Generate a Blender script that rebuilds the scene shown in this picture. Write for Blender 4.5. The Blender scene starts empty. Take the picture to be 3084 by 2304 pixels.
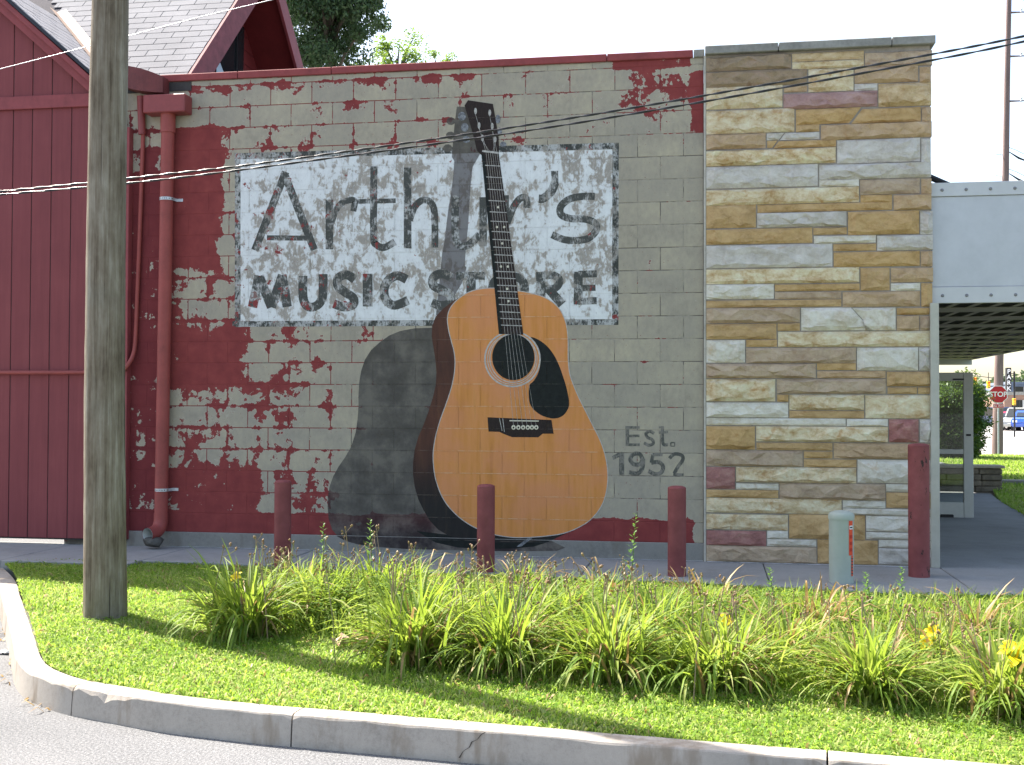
import bpy, bmesh, math, random
import numpy as np
from mathutils import Vector, Matrix
from mathutils.geometry import tessellate_polygon

# ------------------------------------------------------------------ camera, sky, sun, exposure
sc = bpy.context.scene
COL = sc.collection
IMG_W, IMG_H, FPX = 3084, 2304, 3500.0
YAW, PITCH, ROLL = 0.1677, 0.02182, 0.00329
CAM = np.array([4.48748, -10.38797, 1.34149])

def cam_axes():
    cy, sy = math.cos(YAW), math.sin(YAW); cp, sp = math.cos(PITCH), math.sin(PITCH)
    cr, sr = math.cos(ROLL), math.sin(ROLL)
    f = np.array([-sy*cp, cy*cp, sp]); r0 = np.array([cy, sy, 0.0]); u0 = np.cross(r0, f)
    return cr*r0 + sr*u0, -sr*r0 + cr*u0, f
AX_R, AX_U, AX_F = cam_axes()

cd = bpy.data.cameras.new('camera'); cam = bpy.data.objects.new('camera', cd); COL.objects.link(cam)
cam.matrix_world = Matrix(((AX_R[0], AX_U[0], -AX_F[0], CAM[0]), (AX_R[1], AX_U[1], -AX_F[1], CAM[1]),
                           (AX_R[2], AX_U[2], -AX_F[2], CAM[2]), (0, 0, 0, 1)))
cd.sensor_width = 36.0; cd.lens = FPX/IMG_W*36.0; cd.clip_start = 0.05; cd.clip_end = 3000
sc.camera = cam

SUN_H = np.array([-0.865, 0.502]); SUN_EL = math.radians(51.5)
world = bpy.data.worlds.new('World'); sc.world = world; world.use_nodes = True
wn = world.node_tree.nodes; wl = world.node_tree.links
sky = wn.new('ShaderNodeTexSky'); sky.sky_type = 'NISHITA'; sky.sun_disc = False
sky.sun_elevation = SUN_EL; sky.sun_rotation = math.atan2(SUN_H[0], SUN_H[1])
sky.air_density = 1.0; sky.dust_density = 2.2; sky.ozone_density = 1.0
bg = wn['Background']; bg.inputs['Strength'].default_value = 0.128
wl.new(sky.outputs[0], bg.inputs['Color'])
sd = bpy.data.lights.new('sun', 'SUN'); sd.energy = 5.0; sd.angle = math.radians(0.53); sd.color = (1.0, 0.975, 0.945)
so = bpy.data.objects.new('sun', sd); COL.objects.link(so)
d = Vector((SUN_H[0]*math.cos(SUN_EL), SUN_H[1]*math.cos(SUN_EL), math.sin(SUN_EL)))
so.rotation_euler = d.to_track_quat('Z', 'Y').to_euler(); so.location = (-20, 14, 28)
vs = sc.view_settings; vs.view_transform = 'Standard'; vs.look = 'None'; vs.exposure = 1.75; vs.gamma = 1.0
vs.use_curve_mapping = False
vs.use_white_balance = True; vs.white_balance_temperature = 7100; vs.white_balance_tint = 10
sc.cycles.use_denoising = True
sc.cycles.max_bounces = 6; sc.cycles.transparent_max_bounces = 8

# ------------------------------------------------------------------ pixel -> place helpers
def ray(px, py): return AX_F + AX_R*(px-IMG_W/2)/FPX - AX_U*(py-IMG_H/2)/FPX
def onY(px, py, Y=0.0):
    d = ray(px, py); return CAM + d*((Y-CAM[1])/d[1])
def onZ(px, py, Z=0.0):
    d = ray(px, py); return CAM + d*((Z-CAM[2])/d[2])
def onX(px, py, X=0.0):
    d = ray(px, py); return CAM + d*((X-CAM[0])/d[0])
def wxz(px, py, Y=0.0):
    p = onY(px, py, Y); return (p[0], p[2])

rng = random.Random(7)
nrg = np.random.default_rng(11)

# ------------------------------------------------------------------ object helpers
def setp(o, label=None, cat=None, group=None, kind=None):
    if label: o['label'] = label
    if cat: o['category'] = cat
    if group: o['group'] = group
    if kind: o['kind'] = kind
    return o
def empty(name, loc=(0, 0, 0), parent=None, **k):
    o = bpy.data.objects.new(name, None); COL.objects.link(o); o.location = loc; o.empty_display_size = 0.2
    if parent: o.parent = parent
    return setp(o, **k)
def link(name, me, mat=None, parent=None, loc=None, rot=None, **k):
    o = bpy.data.objects.new(name, me); COL.objects.link(o)
    if mat is not None:
        if len(me.materials) == 0:
            for m_ in (mat if isinstance(mat, (list, tuple)) else [mat]): me.materials.append(m_)
    if parent: o.parent = parent
    if loc is not None: o.location = loc
    if rot is not None: o.rotation_euler = rot
    return setp(o, **k)

class G:
    """collects verts / faces for one mesh"""
    def __init__(s): s.v = []; s.f = []; s.mi = []
    def add(s, vs, fs, mi=0):
        b = len(s.v); s.v.extend([tuple(map(float, p)) for p in vs])
        for f in fs: s.f.append(tuple(i+b for i in f)); s.mi.append(mi)
        return s
    def box(s, a, b, mi=0):
        x0, y0, z0 = a; x1, y1, z1 = b
        return s.add([(x0,y0,z0),(x1,y0,z0),(x1,y1,z0),(x0,y1,z0),(x0,y0,z1),(x1,y0,z1),(x1,y1,z1),(x0,y1,z1)],
                     [(0,3,2,1),(4,5,6,7),(0,1,5,4),(1,2,6,5),(2,3,7,6),(3,0,4,7)], mi)
    def prism(s, poly, axis, a, b, mi=0):
        """poly: 2-D points, extruded along axis from a to b"""
        n = len(poly)
        def P(p, t):
            if axis == 'y': return (p[0], t, p[1])
            if axis == 'x': return (t, p[0], p[1])
            return (p[0], p[1], t)
        v = [P(p, a) for p in poly] + [P(p, b) for p in poly]
        f = [tuple(range(n)), tuple(range(2*n-1, n-1, -1))] + [(i, (i+1) % n, n+(i+1) % n, n+i) for i in range(n)]
        return s.add(v, f, mi)
    def tube(s, pts, rad, n=8, mi=0, cap=True):
        pts = [Vector(p) for p in pts]; m = len(pts)
        if not hasattr(rad, '__len__'): rad = [rad]*m
        t0 = (pts[1]-pts[0]).normalized()
        ref = Vector((0, 0, 1)) if abs(t0.z) < 0.9 else Vector((1, 0, 0))
        u = t0.cross(ref).normalized(); vs_ = []
        for i, p in enumerate(pts):
            t = (pts[min(i+1, m-1)]-pts[max(i-1, 0)]).normalized()
            u = (u - t*u.dot(t)).normalized(); w = t.cross(u)
            for k in range(n):
                a = 2*math.pi*k/n
                vs_.append(p + u*math.cos(a)*rad[i] + w*math.sin(a)*rad[i])
        f = [(i*n+k, i*n+(k+1) % n, (i+1)*n+(k+1) % n, (i+1)*n+k) for i in range(m-1) for k in range(n)]
        if cap: f += [tuple(range(n-1, -1, -1)), tuple((m-1)*n+k for k in range(n))]
        return s.add(vs_, f, mi)
    def lathe(s, prof, n=16, c=(0, 0), mi=0):
        v = []; 
        for r, z in prof:
            for k in range(n):
                a = 2*math.pi*k/n; v.append((c[0]+r*math.cos(a), c[1]+r*math.sin(a), z))
        m = len(prof)
        f = [(i*n+k, i*n+(k+1) % n, (i+1)*n+(k+1) % n, (i+1)*n+k) for i in range(m-1) for k in range(n)]
        f += [tuple(range(n-1, -1, -1)), tuple((m-1)*n+k for k in range(n))]
        return s.add(v, f, mi)
    def me(s, name, smooth=False, bevel=0.0, seg=1):
        me = bpy.data.meshes.new(name); me.from_pydata(s.v, [], s.f)
        if any(s.mi): me.polygons.foreach_set('material_index', s.mi)
        if bevel > 0:
            bm = bmesh.new(); bm.from_mesh(me)
            bmesh.ops.recalc_face_normals(bm, faces=bm.faces)
            es = [e for e in bm.edges if e.is_manifold and e.calc_face_angle(0) > 0.6]
            bmesh.ops.bevel(bm, geom=es, offset=bevel, segments=seg, affect='EDGES', clamp_overlap=True)
            bm.to_mesh(me); bm.free()
        elif True:
            bm = bmesh.new(); bm.from_mesh(me); bmesh.ops.recalc_face_normals(bm, faces=bm.faces); bm.to_mesh(me); bm.free()
        if smooth:
            me.polygons.foreach_set('use_smooth', [True]*len(me.polygons))
            me.set_sharp_from_angle(angle=math.radians(55))
        me.update(); return me
    def obj(s, name, mat, parent=None, smooth=False, bevel=0.0, seg=1, loc=None, rot=None, **k):
        return link(name, s.me(name, smooth, bevel, seg), mat, parent, loc, rot, **k)

def auto_smooth(o, ang=40):
    me = o.data; me.polygons.foreach_set('use_smooth', [True]*len(me.polygons))
    try: me.set_sharp_from_angle(angle=math.radians(ang))
    except Exception: pass

def np_mesh(name, verts, quads=None, tris=None):
    me = bpy.data.meshes.new(name)
    verts = np.asarray(verts, np.float32)
    faces = []
    nq = 0 if quads is None else len(quads); ntr = 0 if tris is None else len(tris)
    me.vertices.add(len(verts)); me.vertices.foreach_set('co', verts.ravel())
    li = np.concatenate([np.asarray(a, np.int32).ravel() for a in (quads, tris) if a is not None])
    me.loops.add(len(li)); me.loops.foreach_set('vertex_index', li)
    st = np.concatenate([np.arange(nq)*4, nq*4+np.arange(ntr)*3]).astype(np.int32)
    me.polygons.add(nq+ntr); me.polygons.foreach_set('loop_start', st)
    me.update(calc_edges=True); me.validate()
    return me

# ------------------------------------------------------------------ material helper
class MB:
    def __init__(s, name, rough=0.8, metallic=0.0, spec=0.3):
        s.m = bpy.data.materials.new(name); s.m.use_nodes = True; s.t = s.m.node_tree; s.n = s.t.nodes
        s.b = s.n['Principled BSDF']; s.b.inputs['Roughness'].default_value = rough
        s.b.inputs['Metallic'].default_value = metallic; s.b.inputs['Specular IOR Level'].default_value = spec
        s._pos = None
    def put(s, sock, v):
        if isinstance(v, (int, float)):
            try: sock.default_value = v
            except Exception: sock.default_value = (v,)*len(sock.default_value)
        elif isinstance(v, (tuple, list)):
            sock.default_value = tuple(v) + ((1.0,) if len(v) == 3 and len(sock.default_value) == 4 else ())
        else: s.t.links.new(v, sock)
    def pos(s):
        if s._pos is None: s._pos = s.n.new('ShaderNodeNewGeometry').outputs['Position']
        return s._pos
    def obj(s): return s.n.new('ShaderNodeTexCoord').outputs['Object']
    def rnd(s): return s.n.new('ShaderNodeObjectInfo').outputs['Random']
    def sep(s, v):
        n = s.n.new('ShaderNodeSeparateXYZ'); s.put(n.inputs[0], v); return n.outputs
    def comb(s, x, y, z):
        n = s.n.new('ShaderNodeCombineXYZ'); [s.put(n.inputs[i], q) for i, q in enumerate((x, y, z))]; return n.outputs[0]
    def vscale(s, v, sc_):
        n = s.n.new('ShaderNodeVectorMath'); n.operation = 'MULTIPLY'; s.put(n.inputs[0], v); n.inputs[1].default_value = sc_; return n.outputs[0]
    def vadd(s, v, w):
        n = s.n.new('ShaderNodeVectorMath'); n.operation = 'ADD'; s.put(n.inputs[0], v); s.put(n.inputs[1], w); return n.outputs[0]
    def noise(s, v, scale, detail=4, rough=0.55, dist=0.0):
        n = s.n.new('ShaderNodeTexNoise'); s.put(n.inputs['Vector'], v); n.inputs['Scale'].default_value = scale
        n.inputs['Detail'].default_value = detail; n.inputs['Roughness'].default_value = rough
        n.inputs['Distortion'].default_value = dist; return n.outputs['Fac']
    def voro(s, v, scale, feature='F1'):
        n = s.n.new('ShaderNodeTexVoronoi'); n.feature = feature; s.put(n.inputs['Vector'], v); n.inputs['Scale'].default_value = scale
        return n.outputs['Distance']
    def math(s, op, a, b=0.0, clamp=False):
        n = s.n.new('ShaderNodeMath'); n.operation = op; n.use_clamp = clamp; s.put(n.inputs[0], a); s.put(n.inputs[1], b); return n.outputs[0]
    def add(s, a, b): return s.math('ADD', a, b)
    def mul(s, a, b): return s.math('MULTIPLY', a, b)
    def mix(s, f, a, b, mode='MIX'):
        n = s.n.new('ShaderNodeMix'); n.data_type = 'RGBA'; n.blend_type = mode
        s.put(n.inputs[0], f); s.put(n.inputs[6], a); s.put(n.inputs[7], b); return n.outputs[2]
    def sstep(s, x, a, b, lo=0.0, hi=1.0):
        n = s.n.new('ShaderNodeMapRange'); n.interpolation_type = 'SMOOTHSTEP'
        s.put(n.inputs[0], x); n.inputs[1].default_value = a; n.inputs[2].default_value = b
        n.inputs[3].default_value = lo; n.inputs[4].default_value = hi; return n.outputs[0]
    def ramp(s, f, stops):
        n = s.n.new('ShaderNodeValToRGB'); s.put(n.inputs[0], f); e = n.color_ramp.elements
        while len(e) < len(stops): e.new(0.5)
        for el, (p, c) in zip(e, stops): el.position = p; el.color = tuple(c)+(1.0,)
        return n.outputs[0]
    def bump(s, h, strength=0.3, dist=0.01):
        n = s.n.new('ShaderNodeBump'); s.put(n.inputs['Height'], h); n.inputs['Strength'].default_value = strength
        n.inputs['Distance'].default_value = dist; s.t.links.new(n.outputs[0], s.b.inputs['Normal'])
    def col(s, c): s.put(s.b.inputs['Base Color'], c); return s
    def rough(s, r): s.put(s.b.inputs['Roughness'], r); return s

def simple(name, c, rough=0.7, var=0.12, scale=6.0, metallic=0.0, bump=0.1, spec=0.3, stretch=(1, 1, 1), coord='obj', bd=0.004):
    b = MB(name, rough, metallic, spec)
    v = b.vscale(b.obj() if coord == 'obj' else b.pos(), stretch)
    n = b.noise(v, scale, 6, 0.6); n2 = b.noise(v, scale*7, 3, 0.6)
    f = b.add(b.mul(n, 0.7), b.mul(n2, 0.3))
    lo = tuple(max(0, q*(1-var*2)) for q in c); hi = tuple(min(1, q*(1+var*2)) for q in c)
    b.col(b.ramp(f, [(0.3, lo), (0.5, c), (0.72, hi)]))
    if bump: b.bump(b.add(n, b.mul(n2, 0.5)), bump, bd)
    return b.m

def leafy(name, stops, trans=0.45, tcol=None, scale=1.2, rough=0.5, spec=0.3, coord='pos'):
    """foliage: diffuse + light passing through the blade"""
    b = MB(name, rough, 0, spec)
    v = b.pos()
    n = b.noise(v, scale, 3, 0.6); n2 = b.noise(v, scale*23, 2, 0.6)
    geo = b.n.new('ShaderNodeNewGeometry')
    f = b.add(b.add(b.mul(n, 0.45), b.mul(n2, 0.25)), b.mul(geo.outputs['Random Per Island'], 0.36))
    f = b.add(f, b.mul(b.add(b.rnd(), -0.5), 0.12))
    c = b.ramp(f, stops)
    b.col(c)
    tr = b.n.new('ShaderNodeBsdfTranslucent'); tc = b.mix(0.5, c, tcol or (0.25, 0.42, 0.03))
    b.put(tr.inputs['Color'], tc)
    mx = b.n.new('ShaderNodeMixShader'); mx.inputs[0].default_value = trans
    b.t.links.new(b.b.outputs[0], mx.inputs[1]); b.t.links.new(tr.outputs[0], mx.inputs[2])
    b.t.links.new(mx.outputs[0], b.n['Material Output'].inputs['Surface'])
    return b.m

# ================================================================== MATERIALS
CW, CH = 0.4064, 0.2032           # concrete block incl. joint
Z_K0 = 4.3985                     # top of the first full course
RED = (0.225, 0.047, 0.046)
def px_box(b, x, z, rect, soft=0.06):
    """smooth 0..1 box from a pixel rect of the wall"""
    x0, y0, x1, y1 = rect
    a = onY((x0+x1)/2, y0); c = onY((x0+x1)/2, y1); l = onY(x0, (y0+y1)/2); r = onY(x1, (y0+y1)/2)
    f = b.mul(b.sstep(x, l[0]-soft, l[0]+soft), b.sstep(x, r[0]+soft, r[0]-soft))
    g = b.mul(b.sstep(z, c[2]-soft, c[2]+soft), b.sstep(z, a[2]+soft, a[2]-soft))
    return b.mul(f, g)
RED_FIELD = [  # pixel rect of the wall, weight, softness
    ((500, 385, 665, 800), 0.74, 0.09), ((500, 790, 690, 1000), 0.33, 0.10), ((500, 990, 720, 1160), 0.70, 0.09),
    ((370, 540, 500, 1120), 0.62, 0.10), ((370, 380, 500, 560), 0.38, 0.08), ((370, 1110, 500, 1700), 0.52, 0.12),
    ((500, 1150, 860, 1440), 0.30, 0.12), ((690, 960, 1010, 1180), 0.25, 0.12),
    ((840, 1150, 1010, 1480), 0.22, 0.10), ((500, 1415, 770, 1612), 0.58, 0.12), ((730, 1470, 1020, 1560), 0.34, 0.10),
    ((370, 1546, 1100, 1680), 0.60, 0.03), ((1100, 1556, 2088, 1680), 0.80, 0.050), ((560, 225, 2080, 470), 0.165, 0.10), ((1840, 180, 2070, 350), 0.20, 0.08),
    ((560, 236, 1500, 262), 0.16, 0.02), ((1850, 170, 2080, 206), 0.55, 0.03), ((2080, 215, 2150, 398), 0.80, 0.05),
    ((690, 450, 770, 1000), 0.18, 0.06),
    ((660, 380, 1250, 760), 0.08, 0.12), ((1000, 960, 1130, 1130), 0.10, 0.1),
]
def wall_color(b, joint=False):
    p = b.pos(); x, y, z = b.sep(p)
    d = -0.395
    for rect, w, sf in RED_FIELD: d = b.add(d, b.mul(px_box(b, x, z, rect, sf), w))
    # patches like to hang on the joints
    cz = b.math('FRACT', b.math('DIVIDE', b.math('SUBTRACT', Z_K0+20*CH, z), CH))
    jz = b.sstep(b.math('ABSOLUTE', b.add(cz, -0.5)), 0.33, 0.5)
    row = b.math('MODULO', b.math('FLOOR', b.math('DIVIDE', b.math('SUBTRACT', Z_K0+20*CH, z), CH)), 2.0)
    fx = b.math('FRACT', b.add(b.math('DIVIDE', b.add(x, 20*CW), CW), b.mul(row, 0.5)))
    jv = b.sstep(b.math('ABSOLUTE', b.add(fx, -0.5)), 0.44, 0.5)
    jz = b.math('MAXIMUM', jz, b.mul(jv, 0.9))
    n1 = b.noise(p, 4.2, 9, 0.62, 0.25); n2 = b.noise(p, 19.0, 6, 0.65, 0.3)
    val = b.add(b.add(b.mul(b.add(n1, -0.5), 1.95), b.mul(b.add(n2, -0.5), 0.62)), b.add(d, b.mul(jz, b.sstep(x, 3.2, 1.4, 0.07, 0.17))))
    if joint: val = b.add(val, b.sstep(x, 3.4, 1.0, 0.13, 0.24))
    red = b.sstep(val, -0.012, 0.012)
    red = b.mul(red, b.sstep(b.add(b.noise(p, 34.0, 5, 0.7), b.mul(val, -0.16)), 0.655, 0.635))
    rim = b.mul(b.sstep(val, -0.07, -0.01), b.math('SUBTRACT', 1.0, red))
    # bare block
    m1 = b.noise(p, 3.0, 5, 0.6); m2 = b.noise(b.vscale(p, (1, 1, 0.6)), 26.0, 6, 0.7); m3 = b.noise(p, 85.0, 4, 0.75)
    base = b.ramp(b.add(b.mul(m1, 0.55), b.mul(m2, 0.45)), [(0.30, (0.225, 0.200, 0.163)), (0.47, (0.310, 0.277, 0.222)), (0.60, (0.370, 0.328, 0.248)), (0.76, (0.46, 0.41, 0.31))])
    base = b.mix(b.mul(b.rnd(), 0.38), base, (0.225, 0.21, 0.19))
    pits = b.sstep(m3, 0.37, 0.30); base = b.mix(b.mul(pits, 0.6), base, (0.09, 0.08, 0.07))
    speck = b.sstep(b.noise(p, 48.0, 4, 0.65), 0.645, 0.67); base = b.mix(b.mul(speck, 0.6), base, (0.17, 0.04, 0.04))
    base = b.mix(1.0, base, (1.10, 1.10, 1.08), 'MULTIPLY')
    base = b.mix(b.mul(rim, 0.45), base, (0.45, 0.42, 0.36))
    if joint: base = b.mix(b.sstep(b.noise(p, 6.0, 4, 0.6), 0.42, 0.60), base, (0.13, 0.115, 0.10))
    rn = b.noise(p, 7.0, 5, 0.6)
    rc = b.ramp(rn, [(0.3, (0.180, 0.037, 0.038)), (0.55, RED), (0.8, (0.265, 0.062, 0.058))])
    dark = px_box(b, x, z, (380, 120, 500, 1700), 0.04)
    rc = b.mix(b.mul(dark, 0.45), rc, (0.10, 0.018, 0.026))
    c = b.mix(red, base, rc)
    h = b.add(b.mul(red, 0.6), b.add(b.mul(m3, 0.5), b.mul(m2, 0.5)))
    return c, h
def sign_color(b):
    p = b.pos()
    q = b.vscale(p, (1.0, 1.0, 0.75))
    n = b.add(b.mul(b.noise(q, 11.0, 7, 0.66, 0.4), 0.75), b.mul(b.noise(b.vscale(p, (3.0, 1, 0.8)), 13.0, 5, 0.7, 0.2), 0.25))
    n = b.add(n, b.mul(b.add(b.noise(p, 2.1, 3, 0.5), -0.5), 0.42))
    c = b.ramp(n, [(0.36, (0.67, 0.69, 0.695)), (0.490, (0.60, 0.615, 0.62)), (0.535, (0.36, 0.33, 0.295)), (0.60, (0.28, 0.255, 0.225)), (0.66, (0.55, 0.56, 0.57))])
    st = b.sstep(b.noise(b.vscale(p, (4.0, 1, 1.0)), 22.0, 4, 0.7), 0.60, 0.66)
    c = b.mix(b.mul(st, 0.55), c, (0.25, 0.24, 0.235))
    x, y, z = b.sep(p)
    lf = b.sstep(x, 2.6, 0.0, 0.0, 0.055)
    rd = b.sstep(b.add(b.noise(p, 9.0, 8, 0.68, 0.3), lf), 0.665, 0.675)
    return b.mix(rd, c, RED)
def m_wall(joint=False):
    b = MB('block_face' if not joint else 'mortar_joint', 0.9, 0, 0.15)
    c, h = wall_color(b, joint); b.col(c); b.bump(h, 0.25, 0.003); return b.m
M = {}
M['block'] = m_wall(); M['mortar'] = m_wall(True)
def m_sign():
    b = MB('sign_white_paint', 0.85, 0, 0.2); b.col(sign_color(b)); b.bump(b.noise(b.pos(), 90, 4, 0.6), 0.25, 0.003); return b.m
M['sign'] = m_sign()
def m_dark(name, wear, dark=(0.048, 0.052, 0.048), grey=(0.20, 0.195, 0.18), redamt=0.0):
    b = MB(name, 0.85, 0, 0.2); p = b.pos()
    n = b.add(b.mul(b.noise(p, 9.0, 6, 0.65, 0.4), 0.65), b.mul(b.noise(b.vscale(p, (2.5, 1, 0.8)), 30.0, 4, 0.7), 0.35))
    f = b.sstep(n, wear-0.05, wear+0.05)
    if redamt: grey = b.mix(0.55, sign_color(b), grey)
    c = b.mix(f, dark, grey)
    c = b.mix(b.sstep(b.noise(p, 55.0, 4, 0.7), 0.60, 0.66), c, (0.16, 0.15, 0.125))
    if redamt:
        x, y, z = b.sep(p)
        c = b.mix(b.sstep(b.add(b.noise(p, 8.0, 8, 0.66, 0.3), b.sstep(x, 2.4, 0.0, 0.0, redamt)), 0.63, 0.64), c, RED)
    b.col(c); b.bump(b.noise(p, 90, 4, 0.6), 0.25, 0.003); return b.m
M['letter'] = m_dark('letter_black_paint', 0.530, (0.068, 0.071, 0.066), (0.20, 0.19, 0.175), redamt=0.065)
M['border'] = m_dark('border_black_paint', 0.49, redamt=0.05)
M['est'] = m_dark('date_black_paint', 0.505, (0.085, 0.086, 0.076), (0.20, 0.185, 0.16))
def m_shadow():
    b = MB('mural_grey_shade_paint', 0.85, 0, 0.2); p = b.pos(); x, y, z = b.sep(p)
    c, h = wall_color(b); s = sign_color(b)
    ins = px_box(b, x, z, (719, 466, 1845, 963), 0.003)
    c = b.mix(ins, c, s)
    n = b.noise(p, 4.0, 6, 0.6); n2 = b.noise(p, 30.0, 4, 0.65)
    veil = b.ramp(b.add(b.mul(n, 0.85), b.mul(n2, 0.15)), [(0.40, (0.030, 0.029, 0.030)), (0.49, (0.070, 0.066, 0.063)), (0.60, (0.150, 0.138, 0.120))])
    veil = b.mix(ins, veil, b.mix(n2, (0.085, 0.075, 0.075), (0.16, 0.14, 0.135)))
    c = b.mix(b.sstep(z, 0.35, 0.14, 0.55, 0.90), b.mix(1.0, c, (0.40, 0.40, 0.41), 'MULTIPLY'), veil)
    c = b.mix(b.mul(course_line(b), 0.35), c, (0.03, 0.028, 0.028))
    b.col(c); b.bump(h, 0.2, 0.003); return b.m
def course_line(b):
    x, y, z = b.sep(b.pos())
    cz = b.math('FRACT', b.math('DIVIDE', b.math('SUBTRACT', Z_K0+20*CH+0.004, z), CH))
    d = b.math('ABSOLUTE', b.add(cz, -0.5))
    l = b.sstep(d, 0.474, 0.492)
    return b.mul(l, b.sstep(b.noise(b.pos(), 14.0, 4, 0.7), 0.36, 0.60))
M['shade'] = m_shadow()
def m_wood():
    b = MB('guitar_top_orange_paint', 0.75, 0, 0.25); p = b.pos(); x, y, z = b.sep(p)
    v = b.vscale(b.vadd(p, (0, 0, 0)), (6.0, 1.0, 0.55)); n = b.noise(v, 1.8, 5, 0.6, 0.35); n2 = b.noise(b.vscale(p, (30, 1, 2.0)), 1.0, 4, 0.6)
    f = b.add(b.mul(n, 0.62), b.mul(n2, 0.38))
    c = b.ramp(f, [(0.30, (0.440, 0.170, 0.046)), (0.44, (0.540, 0.220, 0.058)), (0.56, (0.590, 0.245, 0.084)), (0.70, (0.490, 0.225, 0.064))])
    n3 = b.noise(p, 2.2, 4, 0.6)
    c = b.mix(b.sstep(n3, 0.42, 0.60, 0, 0.55), c, (0.56, 0.225, 0.110))
    c = b.mix(b.mul(course_line(b), 0.75), c, (0.66, 0.42, 0.26))
    b.col(c); b.bump(b.noise(p, 120, 4, 0.6), 0.2, 0.003); return b.m
M['gtop'] = m_wood()
def m_side():
    b = MB('guitar_side_brown_paint', 0.7, 0, 0.3); p = b.pos(); x, y, z = b.sep(p)
    n = b.noise(b.vscale(p, (5, 1, 0.8)), 2.5, 5, 0.6, 0.3)
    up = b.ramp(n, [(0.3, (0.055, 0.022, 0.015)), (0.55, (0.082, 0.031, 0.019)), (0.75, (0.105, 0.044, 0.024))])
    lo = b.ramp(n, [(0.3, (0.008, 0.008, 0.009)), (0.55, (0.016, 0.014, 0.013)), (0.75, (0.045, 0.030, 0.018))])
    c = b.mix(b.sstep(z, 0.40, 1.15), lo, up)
    c = b.mix(b.mul(course_line(b), 0.25), c, (0.25, 0.2, 0.17))
    b.col(c); b.bump(b.noise(p, 120, 4, 0.6), 0.2, 0.003); return b.m
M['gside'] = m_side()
def m_paint(name, c, var=0.25, sc_=20, line=0.25, lc=(0.35, 0.32, 0.3), stretch=(1, 1, 1)):
    b = MB(name, 0.75, 0, 0.25); p = b.pos(); n = b.noise(b.vscale(p, stretch), sc_, 5, 0.65)
    cc = b.ramp(n, [(0.3, tuple(q*(1-var) for q in c)), (0.55, c), (0.75, tuple(min(1, q*(1+var)) for q in c))])
    if line: cc = b.mix(b.mul(course_line(b), line), cc, lc)
    b.col(cc); return b.m
M['gblack'] = m_paint('mural_black_paint', (0.010, 0.013, 0.012), 0.5, line=0.10)
M['gdark'] = m_paint('mural_dark_brown_paint', (0.026, 0.017, 0.015), 0.45, 25, 0.12, stretch=(4, 1, 0.6))
M['gbind'] = m_paint('mural_binding_pale_paint', (0.44, 0.41, 0.38), 0.25, 30, 0)
M['gline'] = m_paint('mural_string_grey_paint', (0.40, 0.385, 0.36), 0.45, 40, 0)
M['gsilver'] = m_paint('mural_tuner_grey_paint', (0.19, 0.20, 0.215), 0.75, 45, 0)
M['gcream'] = m_paint('mural_cream_paint', (0.62, 0.58, 0.46), 0.15, 30, 0)
M['redpaint'] = simple('red_painted_metal', (0.265, 0.054, 0.047), 0.62, 0.10, 5, bump=0.05, spec=0.4)
M['redbox'] = simple('red_painted_box', (0.225, 0.042, 0.043), 0.5, 0.10, 5, bump=0.05, spec=0.4)
M['redcoping'] = simple('red_coping', (0.245, 0.052, 0.053), 0.75, 0.14, 4, bump=0.15, coord='pos')
M['stonecap'] = simple('limestone_coping', (0.25, 0.245, 0.225), 0.9, 0.18, 5, bump=0.3, coord='pos')
def m_board():
    b = MB('red_board', 0.65, 0, 0.3); p = b.pos()
    v = b.vscale(p, (9, 9, 0.5)); n = b.noise(v, 3.0, 5, 0.65); n2 = b.noise(p, 1.5, 4, 0.6)
    c = b.ramp(b.add(b.mul(n, 0.5), b.mul(n2, 0.5)), [(0.3, (0.158, 0.034, 0.038)), (0.5, (0.195, 0.043, 0.047)), (0.7, (0.230, 0.055, 0.058))])
    c = b.mix(b.mul(b.rnd(), 0.15), c, (0.14, 0.02, 0.028))
    b.col(c); b.bump(n, 0.15, 0.004); return b.m
M['board'] = m_board()
M['trim'] = simple('red_trim_board', (0.240, 0.052, 0.057), 0.6, 0.12, 4, bump=0.12, coord='pos')
M['rake'] = simple('weathered_red_rake', (0.205, 0.058, 0.066), 0.75, 0.18, 9, bump=0.25, stretch=(1, 1, 1), coord='pos')
M['soffit'] = simple('dark_red_soffit', (0.17, 0.022, 0.022), 0.7, 0.10, 5, bump=0.1, coord='pos')
def m_shingle(name, base):
    b = MB(name, 0.95, 0, 0.1); p = b.pos()
    n = b.noise(p, 190.0, 2, 0.7); n2 = b.noise(p, 2.0, 5, 0.6)
    c = b.ramp(b.add(b.mul(n, 0.55), b.mul(n2, 0.45)), [(0.3, tuple(q*0.72 for q in base)), (0.5, base), (0.7, tuple(q*1.25 for q in base))])
    c = b.mix(b.mul(b.rnd(), 0.25), c, tuple(q*0.75 for q in base))
    b.col(c); b.bump(n, 0.35, 0.004); return b.m
M['shingle'] = m_shingle('grey_asphalt_shingle', (0.242, 0.240, 0.250))
M['shingle_b'] = m_shingle('blue_grey_asphalt_shingle', (0.235, 0.235, 0.255))
M['underlay'] = simple('dark_roof_underlay', (0.040, 0.038, 0.050), 0.95, 0.1, bump=0)
M['flash'] = simple('tan_valley_flashing', (0.29, 0.20, 0.15), 0.7, 0.14, 6, bump=0.15, coord='pos')
M['dripedge'] = simple('black_drip_edge', (0.02, 0.022, 0.03), 0.5, 0.1, bump=0)
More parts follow.
